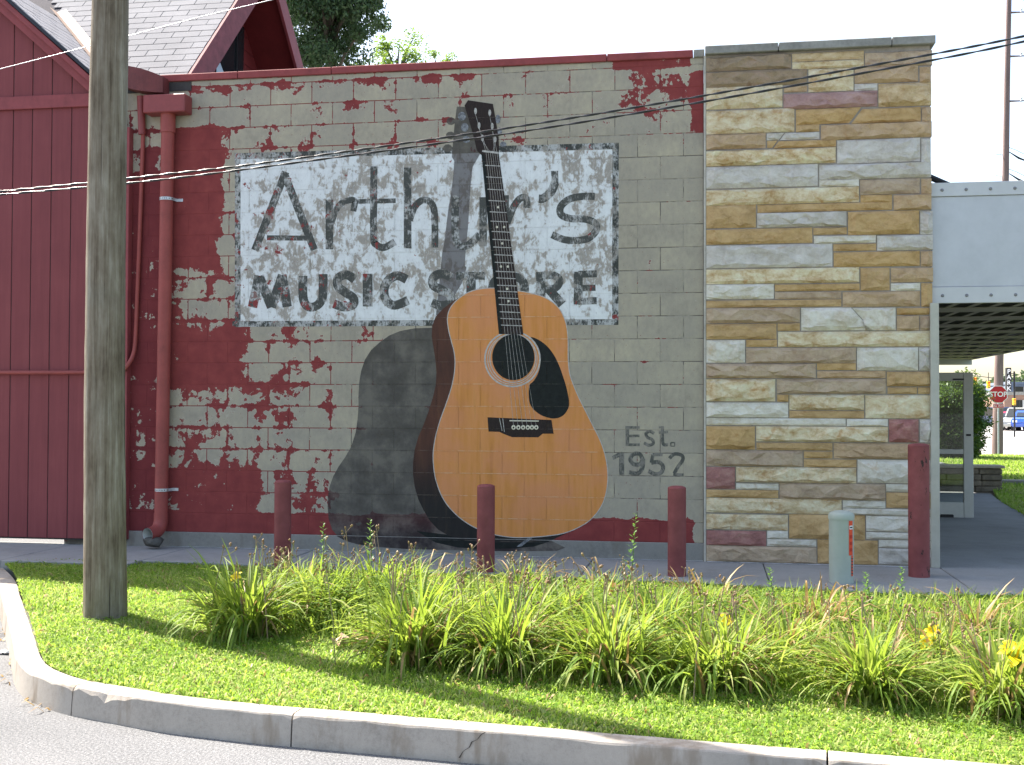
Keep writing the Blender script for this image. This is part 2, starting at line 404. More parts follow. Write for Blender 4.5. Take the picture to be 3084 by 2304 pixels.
def m_concrete(name, base, sc_=2.0, dirty=0.4):
    b = MB(name, 0.92, 0, 0.15); p = b.pos()
    n = b.noise(p, sc_, 7, 0.62); n2 = b.noise(p, 45.0, 4, 0.7); n3 = b.noise(p, 220.0, 2, 0.6)
    f = b.add(b.add(b.mul(n, 0.5), b.mul(n2, 0.3)), b.mul(n3, 0.2))
    c = b.ramp(f, [(0.32, tuple(q*0.66 for q in base)), (0.48, base), (0.66, tuple(q*1.18 for q in base))])
    st = b.sstep(b.noise(b.vscale(p, (1, 1, 0.25)), 5.0, 5, 0.65), 0.50, 0.66)
    c = b.mix(b.mul(st, dirty), c, tuple(q*w for q, w in zip(base, (0.62, 0.55, 0.47))))
    b.col(c); b.bump(b.add(n2, n3), 0.3, 0.004); return b.m
M['walk'] = m_concrete('sidewalk_concrete', (0.275, 0.274, 0.268), 1.6, 0.15)
M['curb'] = m_concrete('curb_concrete', (0.36, 0.325, 0.285), 2.5, 0.75)
M['foot'] = m_concrete('footing_concrete', (0.22, 0.212, 0.195), 3.0, 0.4)
M['whiteline'] = simple('white_sealant', (0.75, 0.76, 0.78), 0.7, 0.05, bump=0)
def m_asphalt():
    b = MB('road_asphalt', 0.9, 0, 0.2); p = b.pos()
    n = b.noise(p, 0.6, 5, 0.6); v = b.voro(p, 130.0); n2 = b.noise(p, 75.0, 3, 0.7)
    c = b.ramp(b.add(b.mul(n2, 0.75), b.mul(n, 0.25)), [(0.30, (0.055, 0.057, 0.060)), (0.5, (0.138, 0.140, 0.144)), (0.68, (0.25, 0.252, 0.255))])
    c = b.mix(b.sstep(n, 0.55, 0.72, 0, 0.35), c, (0.16, 0.145, 0.125))
    b.col(c); b.bump(b.add(n2, v), 0.5, 0.008); return b.m
M['road'] = m_asphalt()
def m_soil():
    b = MB('turf_base', 0.95, 0, 0.1); p = b.pos()
    n = b.noise(p, 7.0, 6, 0.65); n2 = b.noise(p, 60, 3, 0.7)
    b.col(b.ramp(b.add(b.mul(n, 0.6), b.mul(n2, 0.4)), [(0.3, (0.060, 0.090, 0.018)), (0.5, (0.105, 0.155, 0.028)), (0.66, (0.17, 0.18, 0.055))]))
    b.bump(n2, 0.6, 0.02); return b.m
M['turf'] = m_soil()
M['grass'] = leafy('grass_blade', [(0.30, (0.085, 0.185, 0.026)), (0.43, (0.170, 0.315, 0.042)), (0.57, (0.262, 0.390, 0.070)), (0.70, (0.44, 0.44, 0.20))], 0.50, (0.42, 0.62, 0.05), 2.4, 0.6, 0.2)
M['lily'] = leafy('daylily_leaf', [(0.28, (0.055, 0.115, 0.022)), (0.44, (0.130, 0.220, 0.036)), (0.60, (0.215, 0.295, 0.055)), (0.76, (0.34, 0.34, 0.12))], 0.45, (0.45, 0.60, 0.06), 3.0, 0.55, 0.22)
M['undergrowth'] = leafy('undergrowth_leaf', [(0.28, (0.050, 0.110, 0.020)), (0.5, (0.115, 0.205, 0.035)), (0.72, (0.19, 0.27, 0.05))], 0.45, (0.42, 0.56, 0.06), 3.0, 0.75, 0.15)
M['deadleaf'] = leafy('dry_leaf', [(0.3, (0.20, 0.12, 0.05)), (0.6, (0.34, 0.24, 0.11))], 0.3, (0.4, 0.25, 0.08), 5.0)
M['stalk'] = leafy('dry_stalk', [(0.3, (0.22, 0.15, 0.10)), (0.5, (0.30, 0.21, 0.15)), (0.7, (0.20, 0.22, 0.07))], 0.1, (0.3, 0.25, 0.1), 2.0)
M['pod'] = leafy('seed_pod', [(0.3, (0.13, 0.055, 0.030)), (0.55, (0.22, 0.115, 0.070)), (0.75, (0.27, 0.20, 0.08))], 0.15, (0.3, 0.2, 0.05), 6.0)
M['flower'] = leafy('yellow_petal', [(0.3, (0.80, 0.50, 0.01)), (0.6, (0.85, 0.66, 0.02))], 0.35, (0.9, 0.7, 0.02), 5.0)
M['weed'] = leafy('weed_leaf', [(0.3, (0.06, 0.14, 0.03)), (0.6, (0.11, 0.21, 0.05))], 0.4, (0.25, 0.42, 0.06), 3.0)
M['treedark'] = leafy('dark_tree_leaf', [(0.28, (0.022, 0.048, 0.022)), (0.5, (0.036, 0.072, 0.030)), (0.72, (0.060, 0.105, 0.040))], 0.30, (0.10, 0.18, 0.03), 0.8, 0.5, 0.4)
M['treelight'] = leafy('light_tree_leaf', [(0.3, (0.08, 0.16, 0.03)), (0.6, (0.14, 0.23, 0.05))], 0.5, (0.30, 0.42, 0.05), 0.8)
M['yew'] = leafy('yew_leaf', [(0.28, (0.016, 0.042, 0.014)), (0.5, (0.032, 0.075, 0.018)), (0.72, (0.10, 0.16, 0.03))], 0.30, (0.22, 0.36, 0.03), 1.5)
M['fartree'] = leafy('far_tree_leaf', [(0.3, (0.045, 0.085, 0.04)), (0.6, (0.075, 0.12, 0.055))], 0.35, (0.12, 0.2, 0.05), 0.3)
M['bark'] = simple('tree_bark', (0.075, 0.06, 0.045), 0.95, 0.3, 8, bump=0.6, stretch=(1, 1, 0.3), bd=0.02)
def m_pole():
    b = MB('weathered_pole_wood', 0.85, 0, 0.2); p = b.obj()
    n = b.noise(b.vscale(p, (14, 14, 0.45)), 2.2, 7, 0.68, 0.3); n2 = b.noise(b.vscale(p, (3.0, 3.0, 1.1)), 2.2, 5, 0.65); n3 = b.noise(b.vscale(p, (60, 60, 1.6)), 2.0, 5, 0.75)
    f = b.add(b.add(b.mul(n, 0.42), b.mul(n2, 0.40)), b.mul(n3, 0.18))
    c = b.ramp(f, [(0.38, (0.066, 0.050, 0.034)), (0.46, (0.142, 0.114, 0.080)), (0.53, (0.205, 0.176, 0.132)), (0.62, (0.31, 0.285, 0.228))])
    ck = b.sstep(b.noise(b.vscale(p, (22, 22, 0.22)), 2.0, 4, 0.55), 0.36, 0.30)
    c = b.mix(b.mul(ck, 0.75), c, (0.022, 0.018, 0.014))
    c = b.mix(b.sstep(b.noise(p, 1.6, 3, 0.5), 0.55, 0.75, 0, 0.35), c, (0.15, 0.16, 0.13))
    b.col(c); b.bump(b.add(b.mul(n3, 0.6), b.math('SUBTRACT', n, b.mul(ck, 1.2))), 0.6, 0.01); return b.m
M['pole'] = m_pole()
M['farpole'] = simple('far_pole_wood', (0.19, 0.135, 0.125), 0.9, 0.15, 4, bump=0.2, stretch=(6, 6, 0.5))
def m_bollard(name, chips):
    b = MB(name, 0.7, 0, 0.25); p = b.obj()
    n = b.noise(p, 7.0, 5, 0.6); c = b.ramp(n, [(0.3, (0.165, 0.044, 0.046)), (0.55, (0.215, 0.060, 0.062)), (0.75, (0.26, 0.080, 0.080))])
    k = b.sstep(b.add(b.noise(b.vscale(p, (3, 3, 1.1)), 7.0, 6, 0.68), 0.0), chips, chips+0.02)
    c = b.mix(k, c, (0.035, 0.022, 0.020)); b.col(c); b.bump(b.add(n, b.mul(k, -0.6)), 0.3, 0.004); return b.m
M['bollard'] = m_bollard('red_painted_pipe', 0.74); M['bollard_worn'] = m_bollard('chipped_red_pipe', 0.615)
M['pedestal'] = simple('pale_green_plastic', (0.345, 0.385, 0.345), 0.55, 0.05, 3, bump=0.03)
M['tag'] = simple('orange_tag', (0.68, 0.075, 0.03), 0.6, 0.05, bump=0)
M['white'] = simple('white_paint', (0.78, 0.78, 0.77), 0.6, 0.04, bump=0)
M['black'] = simple('black_paint', (0.018, 0.018, 0.020), 0.5, 0.1, bump=0)
M['galv'] = simple('galvanised_strap', (0.48, 0.50, 0.53), 0.45, 0.15, 25, 0.6, bump=0.1)
M['pipewhite'] = simple('white_pipe_inside', (0.62, 0.64, 0.63), 0.6, 0.08, bump=0)
M['rock'] = simple('dark_rubble', (0.075, 0.072, 0.065), 0.95, 0.3, 6, bump=0.7, bd=0.02)
M['wireblack'] = simple('black_cable', (0.020, 0.020, 0.023), 0.28, 0.1, bump=0, spec=0.6)
M['wirealu'] = simple('bare_aluminium_cable', (0.60, 0.60, 0.62), 0.30, 0.05, 30, 0.9, bump=0)
M['fascia'] = simple('brushed_metal_fascia', (0.46, 0.475, 0.50), 0.55, 0.05, 2, 0.25, bump=0.03, coord='pos')
M['fasciatrim'] = simple('metal_fascia_trim', (0.48, 0.49, 0.50), 0.5, 0.04, 2, 0.2, bump=0.03, coord='pos')
M['rivet'] = simple('dull_rivet', (0.20, 0.20, 0.21), 0.6, 0.1, bump=0)
M['soffitmetal'] = simple('grey_canopy_rib', (0.27, 0.255, 0.225), 0.8, 0.12, 3, bump=0.1)
M['deck'] = simple('dark_deck_and_gap', (0.045, 0.043, 0.042), 0.9, 0.2, bump=0)
M['alu'] = simple('aluminium_frame', (0.44, 0.44, 0.42), 0.5, 0.06, 3, 0.3, bump=0.02, coord='pos')
M['column'] = simple('cream_steel_column', (0.40, 0.39, 0.34), 0.6, 0.08, 3, bump=0.04, coord='pos')
def m_glass():
    b = MB('door_glass', 0.03); b.m.use_nodes = True
    tr = b.n.new('ShaderNodeBsdfTransparent'); tr.inputs[0].default_value = (0.80, 0.84, 0.82, 1)
    gl = b.n.new('ShaderNodeBsdfGlossy'); gl.inputs['Roughness'].default_value = 0.02
    fr = b.n.new('ShaderNodeFresnel'); fr.inputs[0].default_value = 1.5
    mx = b.n.new('ShaderNodeMixShader'); b.t.links.new(b.math('MULTIPLY', fr.outputs[0], 0.8, True), mx.inputs[0])
    b.t.links.new(tr.outputs[0], mx.inputs[1]); b.t.links.new(gl.outputs[0], mx.inputs[2])
    b.t.links.new(mx.outputs[0], b.n['Material Output'].inputs['Surface']); return b.m
M['glass'] = m_glass()
M['darkglass'] = simple('dark_window_glass', (0.018, 0.022, 0.024), 0.06, 0.1, bump=0, spec=0.6)
M['skyglass'] = simple('sky_blue_pane', (0.45, 0.55, 0.62), 0.4, 0.05, bump=0)  # pale blue sky tone put into the pane's base colour
M['stopred'] = simple('stop_sign_red', (0.45, 0.018, 0.025), 0.45, 0.04, bump=0)
M['yellow'] = simple('signal_yellow', (0.72, 0.38, 0.01), 0.5, 0.05, bump=0)
M['brickfar'] = simple('far_brick', (0.27, 0.17, 0.13), 0.9, 0.15, 2, bump=0)
M['bluefar'] = simple('far_blue_roof', (0.16, 0.20, 0.27), 0.7, 0.1, 1, bump=0)
M['concfar'] = m_concrete('far_pavement', (0.40, 0.39, 0.38), 0.3, 0.1)
M['tyre'] = simple('tyre_rubber', (0.018, 0.018, 0.018), 0.9, 0.1, bump=0)
M['rim'] = simple('wheel_rim', (0.45, 0.46, 0.48), 0.35, 0.05, 3, 0.7, bump=0)
def m_car(name, c):
    b = MB(name, 0.25, 0.0, 0.5); b.col(c)
    try: b.b.inputs['Coat Weight'].default_value = 0.6
    except Exception: pass
    return b.m
STONE = {  # class: colour stops for the rock faces
    'b': [(0.198, 0.142, 0.096), (0.311, 0.232, 0.152), (0.364, 0.255, 0.179)],
    'p': [(0.338, 0.240, 0.165), (0.464, 0.349, 0.243), (0.532, 0.421, 0.305)],
    't': [(0.372, 0.250, 0.141), (0.498, 0.347, 0.209), (0.582, 0.424, 0.269)],
    'o': [(0.376, 0.232, 0.094), (0.515, 0.336, 0.155), (0.593, 0.405, 0.203)],
    'y': [(0.398, 0.263, 0.125), (0.553, 0.411, 0.240), (0.697, 0.563, 0.371)],
    'c': [(0.435, 0.269, 0.114), (0.670, 0.550, 0.356), (0.780, 0.747, 0.560)],
    'w': [(0.517, 0.452, 0.339), (0.677, 0.642, 0.560), (0.771, 0.747, 0.676)],
    'g': [(0.424, 0.383, 0.331), (0.563, 0.530, 0.484), (0.674, 0.650, 0.609)],
    'r': [(0.292, 0.175, 0.162), (0.397, 0.244, 0.226), (0.465, 0.311, 0.281)],
    'R': [(0.241, 0.094, 0.088), (0.353, 0.151, 0.138), (0.435, 0.238, 0.201)],
}
def m_stone(k):
    a, m, h = STONE[k]; b = MB('rock_face_'+{'b': 'brown', 'p': 'pink', 't': 'tan', 'o': 'ochre', 'y': 'yellow', 'c': 'cream', 'w': 'white', 'g': 'grey', 'r': 'mauve', 'R': 'red'}[k], 0.9, 0, 0.15)
    r = b.rnd(); p = b.vadd(b.pos(), b.comb(b.mul(r, 40.0), 0.0, b.mul(r, 23.0)))
    n = b.noise(b.vscale(p, (1, 1, 1.8)), 6.0, 7, 0.62, 0.6); n2 = b.noise(p, 32.0, 5, 0.68); n3 = b.noise(p, 160, 3, 0.7)
    f = b.add(b.add(b.mul(n, 0.66), b.mul(n2, 0.26)), b.mul(n3, 0.08))
    c = b.ramp(f, [(0.36, a), (0.50, m), (0.64, h)])
    c = b.mix(b.sstep(b.noise(p, 9.0, 5, 0.6, 0.4), 0.60, 0.72, 0, 0.7), c, tuple(q*w for q, w in zip(a, (1.05, 0.9, 0.75))))
    c = b.mix(b.mul(b.math('ABSOLUTE', b.add(r, -0.5)), 0.30), c, (0.36, 0.32, 0.27))
    b.col(c); b.bump(b.add(b.mul(n2, 1.0), b.mul(n3, 0.35)), 0.8, 0.02); return b.m
for k in STONE: M['st_'+k] = m_stone(k)
M['stmortar'] = simple('grey_stone_mortar', (0.30, 0.27, 0.235), 0.95, 0.12, 8, bump=0.2, coord='pos')

# ================================================================== GROUND, ROAD, CURB, SIDEWALK
ROAD_Z = -0.200; CURB_Z = -0.055
def turf_z(x, y):
    t = min(1.0, max(0.0, (-1.4 - y)/3.9)); return -0.012 - 0.043*t
road = link('road', np_mesh('road', [(-400, -400, ROAD_Z), (500, -400, ROAD_Z), (500, 900, ROAD_Z), (-400, 900, ROAD_Z)], [(0, 1, 2, 3)]), M['road'], kind='structure')

def interp(pts, n):
    pts = np.asarray(pts, float); s = np.r_[0, np.cumsum(np.linalg.norm(np.diff(pts, axis=0), axis=1))]
    q = np.linspace(0, s[-1], n); return np.stack([np.interp(q, s, pts[:, i]) for i in range(pts.shape[1])], 1)
def catmull(pts, sub=6, closed=False):
    P = [np.array(p, float) for p in pts]; n = len(P); out = []
    for i in range(n if closed else n-1):
        g = (lambda j: P[j % n]) if closed else (lambda j: P[max(0, min(n-1, j))])
        p0, p1, p2, p3 = g(i-1), g(i), g(i+1), g(i+2)
        for k in range(sub):
            t = k/sub
            out.append(0.5*((2*p1)+(-p0+p2)*t+(2*p0-5*p1+4*p2-p3)*t*t+(-p0+3*p1-3*p2+p3)*t**3))
    if not closed: out.append(P[-1])
    return out
outer_px = [(-60, 1690), (-8, 1745), (5, 1797), (22, 1860), (40, 1935), (49, 1980), (73, 2013), (120, 2038), (203, 2063), (363, 2091), (508, 2114), (799, 2145), (878, 2151), (1451, 2199), (2144, 2259), (2717, 2304)]
co = [onZ(x, y, CURB_Z)[:2] for x, y in outer_px]
co = [np.array(p) for p in co]; dirr = (co[-1]-co[-3])/np.linalg.norm(co[-1]-co[-3]); co += [co[-1]+dirr*2.0, co[-1]+dirr*6]
cl = np.array(catmull(co, 10))
cl = interp(cl, int(np.sum(np.linalg.norm(np.diff(cl, axis=0), axis=1))/0.045))
tg = np.gradient(cl, axis=0); tg /= np.linalg.norm(tg, axis=1)[:, None]
nin = np.stack([-tg[:, 1], tg[:, 0]], 1)             # towards the lawn
CURB_W = 0.128
curb_in = cl + nin*CURB_W
def nearest_i(px, py):
    p = onZ(px, py, CURB_Z)[:2]; return int(np.argmin(np.linalg.norm(cl-p, axis=1)))
cuts = [0, nearest_i(22, 1860), nearest_i(43, 1945), nearest_i(228, 2067), nearest_i(878, 2151), nearest_i(2500, 2287), len(cl)-1]
curb = empty('curb', (cl[0][0], cl[0][1], ROAD_Z), kind='structure')
chip_c = onZ(325, 2085, CURB_Z)[:2]
cn = np.random.default_rng(5)
def curb_piece(i0, i1):
    g = G(); n = i1-i0+1; rows = []
    wob = np.convolve(cn.normal(0, 1, n+8), np.ones(5)/5, 'valid')[:n] if n > 3 else np.zeros(n)
    for j in range(n):
        i = i0+j; p = cl[i]; nn = nin[i]; gap = 0.0
        if j == 0: p = p + tg[i]*0.004
        if j == n-1: p = p - tg[i]*0.004
        ch = 0.006 + abs(wob[j])*0.006
        dchip = np.linalg.norm(p-chip_c); e = max(0.0, 1-dchip/0.20)
        ch += e*0.030*(0.6+0.8*cn.random())
        if j in (0, n-1): ch += 0.012
        fz = 0.010
        prof = [(-fz, ROAD_Z-0.02), (-fz*0.6, ROAD_Z+0.05), (0.0, CURB_Z-ch*1.3), (ch*0.45, CURB_Z-ch*0.45), (ch*1.2, CURB_Z), (0.09, CURB_Z+0.002), (CURB_W-0.008, CURB_Z), (CURB_W, CURB_Z-0.01), (CURB_W, CURB_Z-0.1)]
        rows.append([(p[0]+nn[0]*a, p[1]+nn[1]*a, z + (wob[j]*0.0012 if k > 1 else 0)) for k, (a, z) in enumerate(prof)])
    m = len(rows[0]); g.v = [q for r in rows for q in r]
    g.f = [(j*m+k, j*m+k+1, (j+1)*m+k+1, (j+1)*m+k) for j in range(n-1) for k in range(m-1)] + [tuple(range(m)), tuple((n-1)*m+k for k in range(m-1, -1, -1))]
    g.mi = [0]*len(g.f)
    o = g.obj('curb_stone', M['curb'], curb); o.matrix_parent_inverse = Matrix.Translation(curb.location).inverted()
    auto_smooth(o, 22); return o
bpy.context.view_layer.update()
for a, b_ in zip(cuts[:-1], cuts[1:]):
    if b_-a >= 2: curb_piece(a, b_)

ic = nearest_i(1451, 2199); crk = [(0.02, 0.0), (0.0, -0.012), (-0.018, -0.034), (-0.040, -0.046), (-0.052, -0.070), (-0.080, -0.088), (-0.096, -0.118)]
def crack_pt(s_, dz, w): 
    p = cl[ic]+tg[ic]*(s_+w); o_ = 0.0018+0.006*max(0, -dz/0.07)+0.002; o_ = min(o_, 0.013); return (p[0]-nin[ic][0]*o_, p[1]-nin[ic][1]*o_, CURB_Z-0.006+dz)
g = G(); g.v = [crack_pt(a, c, -0.0025+0.002*((i*7) % 3-1)) for i, (a, c) in enumerate(crk)]+[crack_pt(a, c, 0.0025) for a, c in crk]; n_ = len(crk)
g.f = [(i, i+1, n_+i+1, n_+i) for i in range(n_-1)]; g.mi = [0]*len(g.f)
o = g.obj('curb_crack', simple('dark_crack', (0.07, 0.06, 0.05), 0.95, 0.1, bump=0), curb); o.matrix_parent_inverse = Matrix.Translation(curb.location).inverted()

# lawn outline: curb inner line, then back along the sidewalk edge
edge_px = [(3300, 1794), (3075, 1791), (2717, 1786), (2173, 1757)]
walk_edge = [onZ(x, y, 0.0)[:2] for x, y in edge_px] + [onZ(600, 1690, 0.02)[:2], onZ(363, 1683, 0.02)[:2], onZ(13, 1672, 0.02)[:2]]
walk_edge = [np.array([12.0, walk_edge[0][1]])] + walk_edge
lawn_poly = [tuple(p) for p in curb_in if True] + [tuple(p) for p in walk_edge]
def in_poly(P, poly):
    x, y = P[:, 0], P[:, 1]; inside = np.zeros(len(P), bool); j = len(poly)-1
    for i in range(len(poly)):
        xi, yi = poly[i]; xj, yj = poly[j]
        c = ((yi > y) != (yj > y)) & (x < (xj-xi)*(y-yi)/(yj-yi+1e-12)+xi); inside ^= c; j = i
    return inside
def flat_poly(name, poly, zf, mat, **k):
    tri = tessellate_polygon([[Vector((p[0], p[1], 0)) for p in poly]])
    g = G(); g.add([(p[0], p[1], zf(p[0], p[1]) if callable(zf) else zf) for p in poly], [tuple(t) for t in tri])
    o = g.obj(name, mat, **k)
    bm = bmesh.new(); bm.from_mesh(o.data)
    for f in bm.faces:
        f.normal_update()
        if f.normal.z < 0: f.normal_flip()
    bm.to_mesh(o.data); bm.free(); return o
flat_poly('lawn_soil', lawn_poly, lambda x, y: turf_z(x, y)-0.006, M['turf'], kind='structure')

# sidewalk in slabs, from the buildings to the lawn
walk = empty('sidewalk', (2.0, -0.8, 0.0), kind='structure')
WXY = sorted([(p[0], p[1]) for p in walk_edge])
def edge_y(x): return float(np.interp(x, [q[0] for q in WXY], [q[1] for q in WXY]))
def slab(x0, x1, ya, yb_f, z0=0.0, name='slab', par=None):
    g = G(); n = 5
    top = [(x0+0.004+(x1-x0-0.008)*i/n) for i in range(n+1)]
    front = [(x, yb_f(x)) for x in top]; back = [(x, ya) for x in reversed(top)]
    g.prism(front+back, 'z', ROAD_Z-0.05, z0)
    o = g.obj(name, M['walk'], None, bevel=0.006); o.parent = par or walk; o.location = -Vector((par or walk).location); return o
jx = [-5.0, -3.2, -1.55, -0.35, 0.85, 2.1, onZ(1760, 1716)[0], onZ(2311, 1733)[0], 6.42, 7.95, 9.6, 12.0]
def slab_z(x): return 0.055 if x < -1.0 else (0.03 if x < 0.5 else 0.0)
for a, c in zip(jx[:-1], jx[1:]):
    fr = edge_y if a > -1.2 else (lambda x: min(edge_y(x), -0.55) if x > -1.0 else -0.72 - (x+1.0)*-0.02)
    if a < -1.3: slab(a, c, 0.06, lambda x: -1.2, 0.012)
    else: slab(a, c, 0.06, fr, 0.012 if a < 0.5 else (0.006 if a < 1.5 else 0.0))
for (x0, y0), (x1, y1), w in [((-0.62, -0.016), (4.44, -0.012), 0.010), ((4.47, -0.048), (6.30, -0.048), 0.022)]:
    g = G(); N = 60; r2 = random.Random(3); fr = []; bk = []
    for i in range(N+1):
        t = i/N; x = x0+(x1-x0)*t; y = y0+(y1-y0)*t; z = 0.016 if x < 0.85 else (0.010 if x < 2.1 else 0.004)
        fr.append((x, y-w*(0.6+0.8*r2.random()), z)); bk.append((x, y+0.01, z))
    g.add(fr+bk, [(i, i+1, N+2+i, N+1+i) for i in range(N)])
    o = g.obj('sealant_line', M['whiteline'], None); o.parent = walk; o.location = -Vector(walk.location)

# ================================================================== MUSIC STORE
STORE_L, STORE_R, STONE_L = -1.06, 6.37, 4.455
store = empty('music_store', (2.6, 0.0, 0.0), label='concrete block music store with guitar mural, stone veneer end and metal canopy', cat='building')
def child(o, parent):
    """parent with coordinates kept in world space"""
    o.parent = parent
    w = Vector((0, 0, 0)); q = parent
    while q is not None: w += Vector(q.location); q = q.parent
    o.location = Vector(o.location) - w
    return o
wallp = child(G().box((STORE_L-0.6, 0.0022, -0.1), (STONE_L-0.012, 0.30, 4.458)).obj('block_wall', M['mortar']), store)
setp(wallp, label='weathered beige block wall with peeling red paint')
JT = 0.007
RECTS = []; JOINTS = []          # for laying paint on the relief: (x0,x1,z0,z1)
block_mesh = {}
def block_me(w, h):
    key = (round(w, 3), round(h, 3))
    if key not in block_mesh: block_mesh[key] = G().box((0, 0, 0), (w, 0.09, h)).me('block', bevel=0.0022)
    return block_mesh[key]
rb = random.Random(4)
for k in range(-1, 21):
    zt = Z_K0 - k*CH if k >= 0 else 4.456; zb = Z_K0-(k+1)*CH if k < 20 else 0.155
    off = 0.0 if k % 2 == 0 else CW/2
    xs = [STORE_L]; i = math.floor((STORE_L-off)/CW)+1
    while off+i*CW < STONE_L-0.03: xs.append(off+i*CW); i += 1
    xs.append(STONE_L-0.010)
    JOINTS.append((STORE_L, STONE_L, zb-JT/2, zb+JT/2))
    for a, c in zip(xs[:-1], xs[1:]):
        x0, x1, z0, z1 = a+JT/2, c-JT/2, zb+JT/2, zt-JT/2
        if x1-x0 < 0.03: continue
        RECTS.append((x0, x1, z0, z1)); JOINTS.append((a-JT/2, a+JT/2, z0, z1))
        me = block_me(x1-x0, z1-z0)
        o = link('block', me, M['block'], None, (x0, rb.uniform(-0.0002, 0.0002), z0)); child(o, wallp)
# footing course under the blocks
child(G().box((STORE_L, -0.012, -0.12), (STONE_L-0.004, 0.25, 0.155)).obj('footing', M['foot'], bevel=0.006), store)
# coping in lengths
cop_px = [-1.3, onY(718, 225)[0], onY(1000, 210)[0], onY(1828, 165)[0], onY(2088, 160)[0]]
for a, c in zip(cop_px[:-1], cop_px[1:]):
    child(G().box((a+0.003, -0.022, 4.458), (c-0.003, 0.26, 4.525)).obj('coping', M['redcoping'], bevel=0.005), store)
child(G().box((cop_px[-1]+0.003, -0.022, 4.458), (STONE_L-0.004, 0.26, 4.527)).obj('coping', M['stonecap'], bevel=0.005), store)
# roof deck and rear walls of the store
child(G().box((STORE_L, 0.27, 4.2), (STORE_R-0.06, 13.5, 4.30)).obj('flat_roof', M['underlay']), store)
child(G().box((STORE_L, 13.3, -0.1), (STORE_R-0.06, 13.5, 4.199)).obj('rear_wall', M['foot']), store)

# ------------------------------------------------------------------ paint laid on the wall relief
def clip_rect(poly, x0, x1, z0, z1):
    for ax, lim, keep in ((0, x0, 1), (0, x1, -1), (1, z0, 1), (1, z1, -1)):
        out = []
        for i in range(len(poly)):
            a, c = poly[i], poly[(i+1) % len(poly)]
            da, dc = (a[ax]-lim)*keep, (c[ax]-lim)*keep
            if da >= 0: out.append(a)
            if (da >= 0) != (dc >= 0):
                t = da/(da-dc); out.append((a[0]+(c[0]-a[0])*t, a[1]+(c[1]-a[1])*t))
        poly = out
        if len(poly) < 3: return None
    return poly
def relief(g, tris, depth, mi=0):
    """tris: list of 2-D convex polygons on the wall (x, z)"""
    for t in tris:
        bx0 = min(p[0] for p in t); bx1 = max(p[0] for p in t); bz0 = min(p[1] for p in t); bz1 = max(p[1] for p in t)
        area = 0.0
        for i in range(len(t)):
            a, c = t[i], t[(i+1) % len(t)]; area += a[0]*c[1]-c[0]*a[1]
        if abs(area) < 1e-9: continue
        tt = t if area > 0 else t[::-1]
        for rects, y in ((RECTS, -depth), (JOINTS, 0.0022-depth)):
            for (x0, x1, z0, z1) in rects:
                if x1 < bx0 or x0 > bx1 or z1 < bz0 or z0 > bz1: continue
                c = clip_rect(tt, x0, x1, z0, z1)
                if c: g.add([(p[0], y, p[1]) for p in c], [tuple(range(len(c)))], mi)
        if bz0 < 0.152:
            c = clip_rect(tt, bx0, bx1, 0.002, 0.1515)
            if c: g.add([(p[0], -0.012-depth, p[1]) for p in c], [tuple(range(len(c)))], mi)
def raw_obj(g, name, mat, parent, **k):
    me = bpy.data.meshes.new(name); me.from_pydata(g.v, [], g.f); me.update()
    o = link(name, me, mat, None, **k); child(o, parent); return o
def poly_tris(pts):
    t = tessellate_polygon([[Vector((p[0], p[1], 0)) for p in pts]])
    return [[pts[i] for i in f] for f in t]
def Z6(p): return (650+p[0]/1.7015, 400+p[1]/1.7015)
def Z7(p): return (900+p[0]/1.837, 850+p[1]/1.837)
def Z8(p): return (1300+p[0]/3.006, 250+p[1]/3.006)
def Z9(p): return (1780+p[0]/2.755, 1200+p[1]/2.755)
def paint_poly(name, pts, fr, depth, mat, parent, smooth=0, **k):
    P = [fr(p) for p in pts]
    if smooth: P = [tuple(q) for q in catmull(P, smooth, True)]
    g = G(); relief(g, poly_tris([wxz(*p) for p in P]), depth)
    return raw_obj(g, name, mat, parent, **k)
def ribbon_quads(P, w):
    P = [np.array(p, float) for p in P]; n = len(P); L = []; R = []
    w = w if hasattr(w, '__len__') else [w]*n
    for i in range(n):
        t = P[min(i+1, n-1)]-P[max(i-1, 0)]; t = t/(np.linalg.norm(t)+1e-9); m = np.array([-t[1], t[0]])
        L.append(wxz(*(P[i]+m*w[i]/2))); R.append(wxz(*(P[i]-m*w[i]/2)))
    out = []
    for i in range(n-1): out += [[L[i], R[i], R[i+1]], [L[i], R[i+1], L[i+1]]]
    return out
def paint_strokes(name, strokes, fr, depth, mat, parent, **k):
    """strokes: (points, width in frame px, curved)"""
    g = G()
    s = math.hypot(*(np.array(fr((1, 0)))-np.array(fr((0, 0)))))
    for i, (pts, w, cv) in enumerate(strokes):
        P = [fr(p) for p in pts]
        if cv: P = [tuple(q) for q in catmull(P, 5)]
        relief(g, ribbon_quads(P, w*s), depth+0.00006*i)
    return raw_obj(g, name, mat, parent, **k)
def ellipse(c, rx, ry, n=28): return [(c[0]+rx*math.cos(2*math.pi*i/n), c[1]+ry*math.sin(2*math.pi*i/n)) for i in range(n)]
ID = lambda p: p

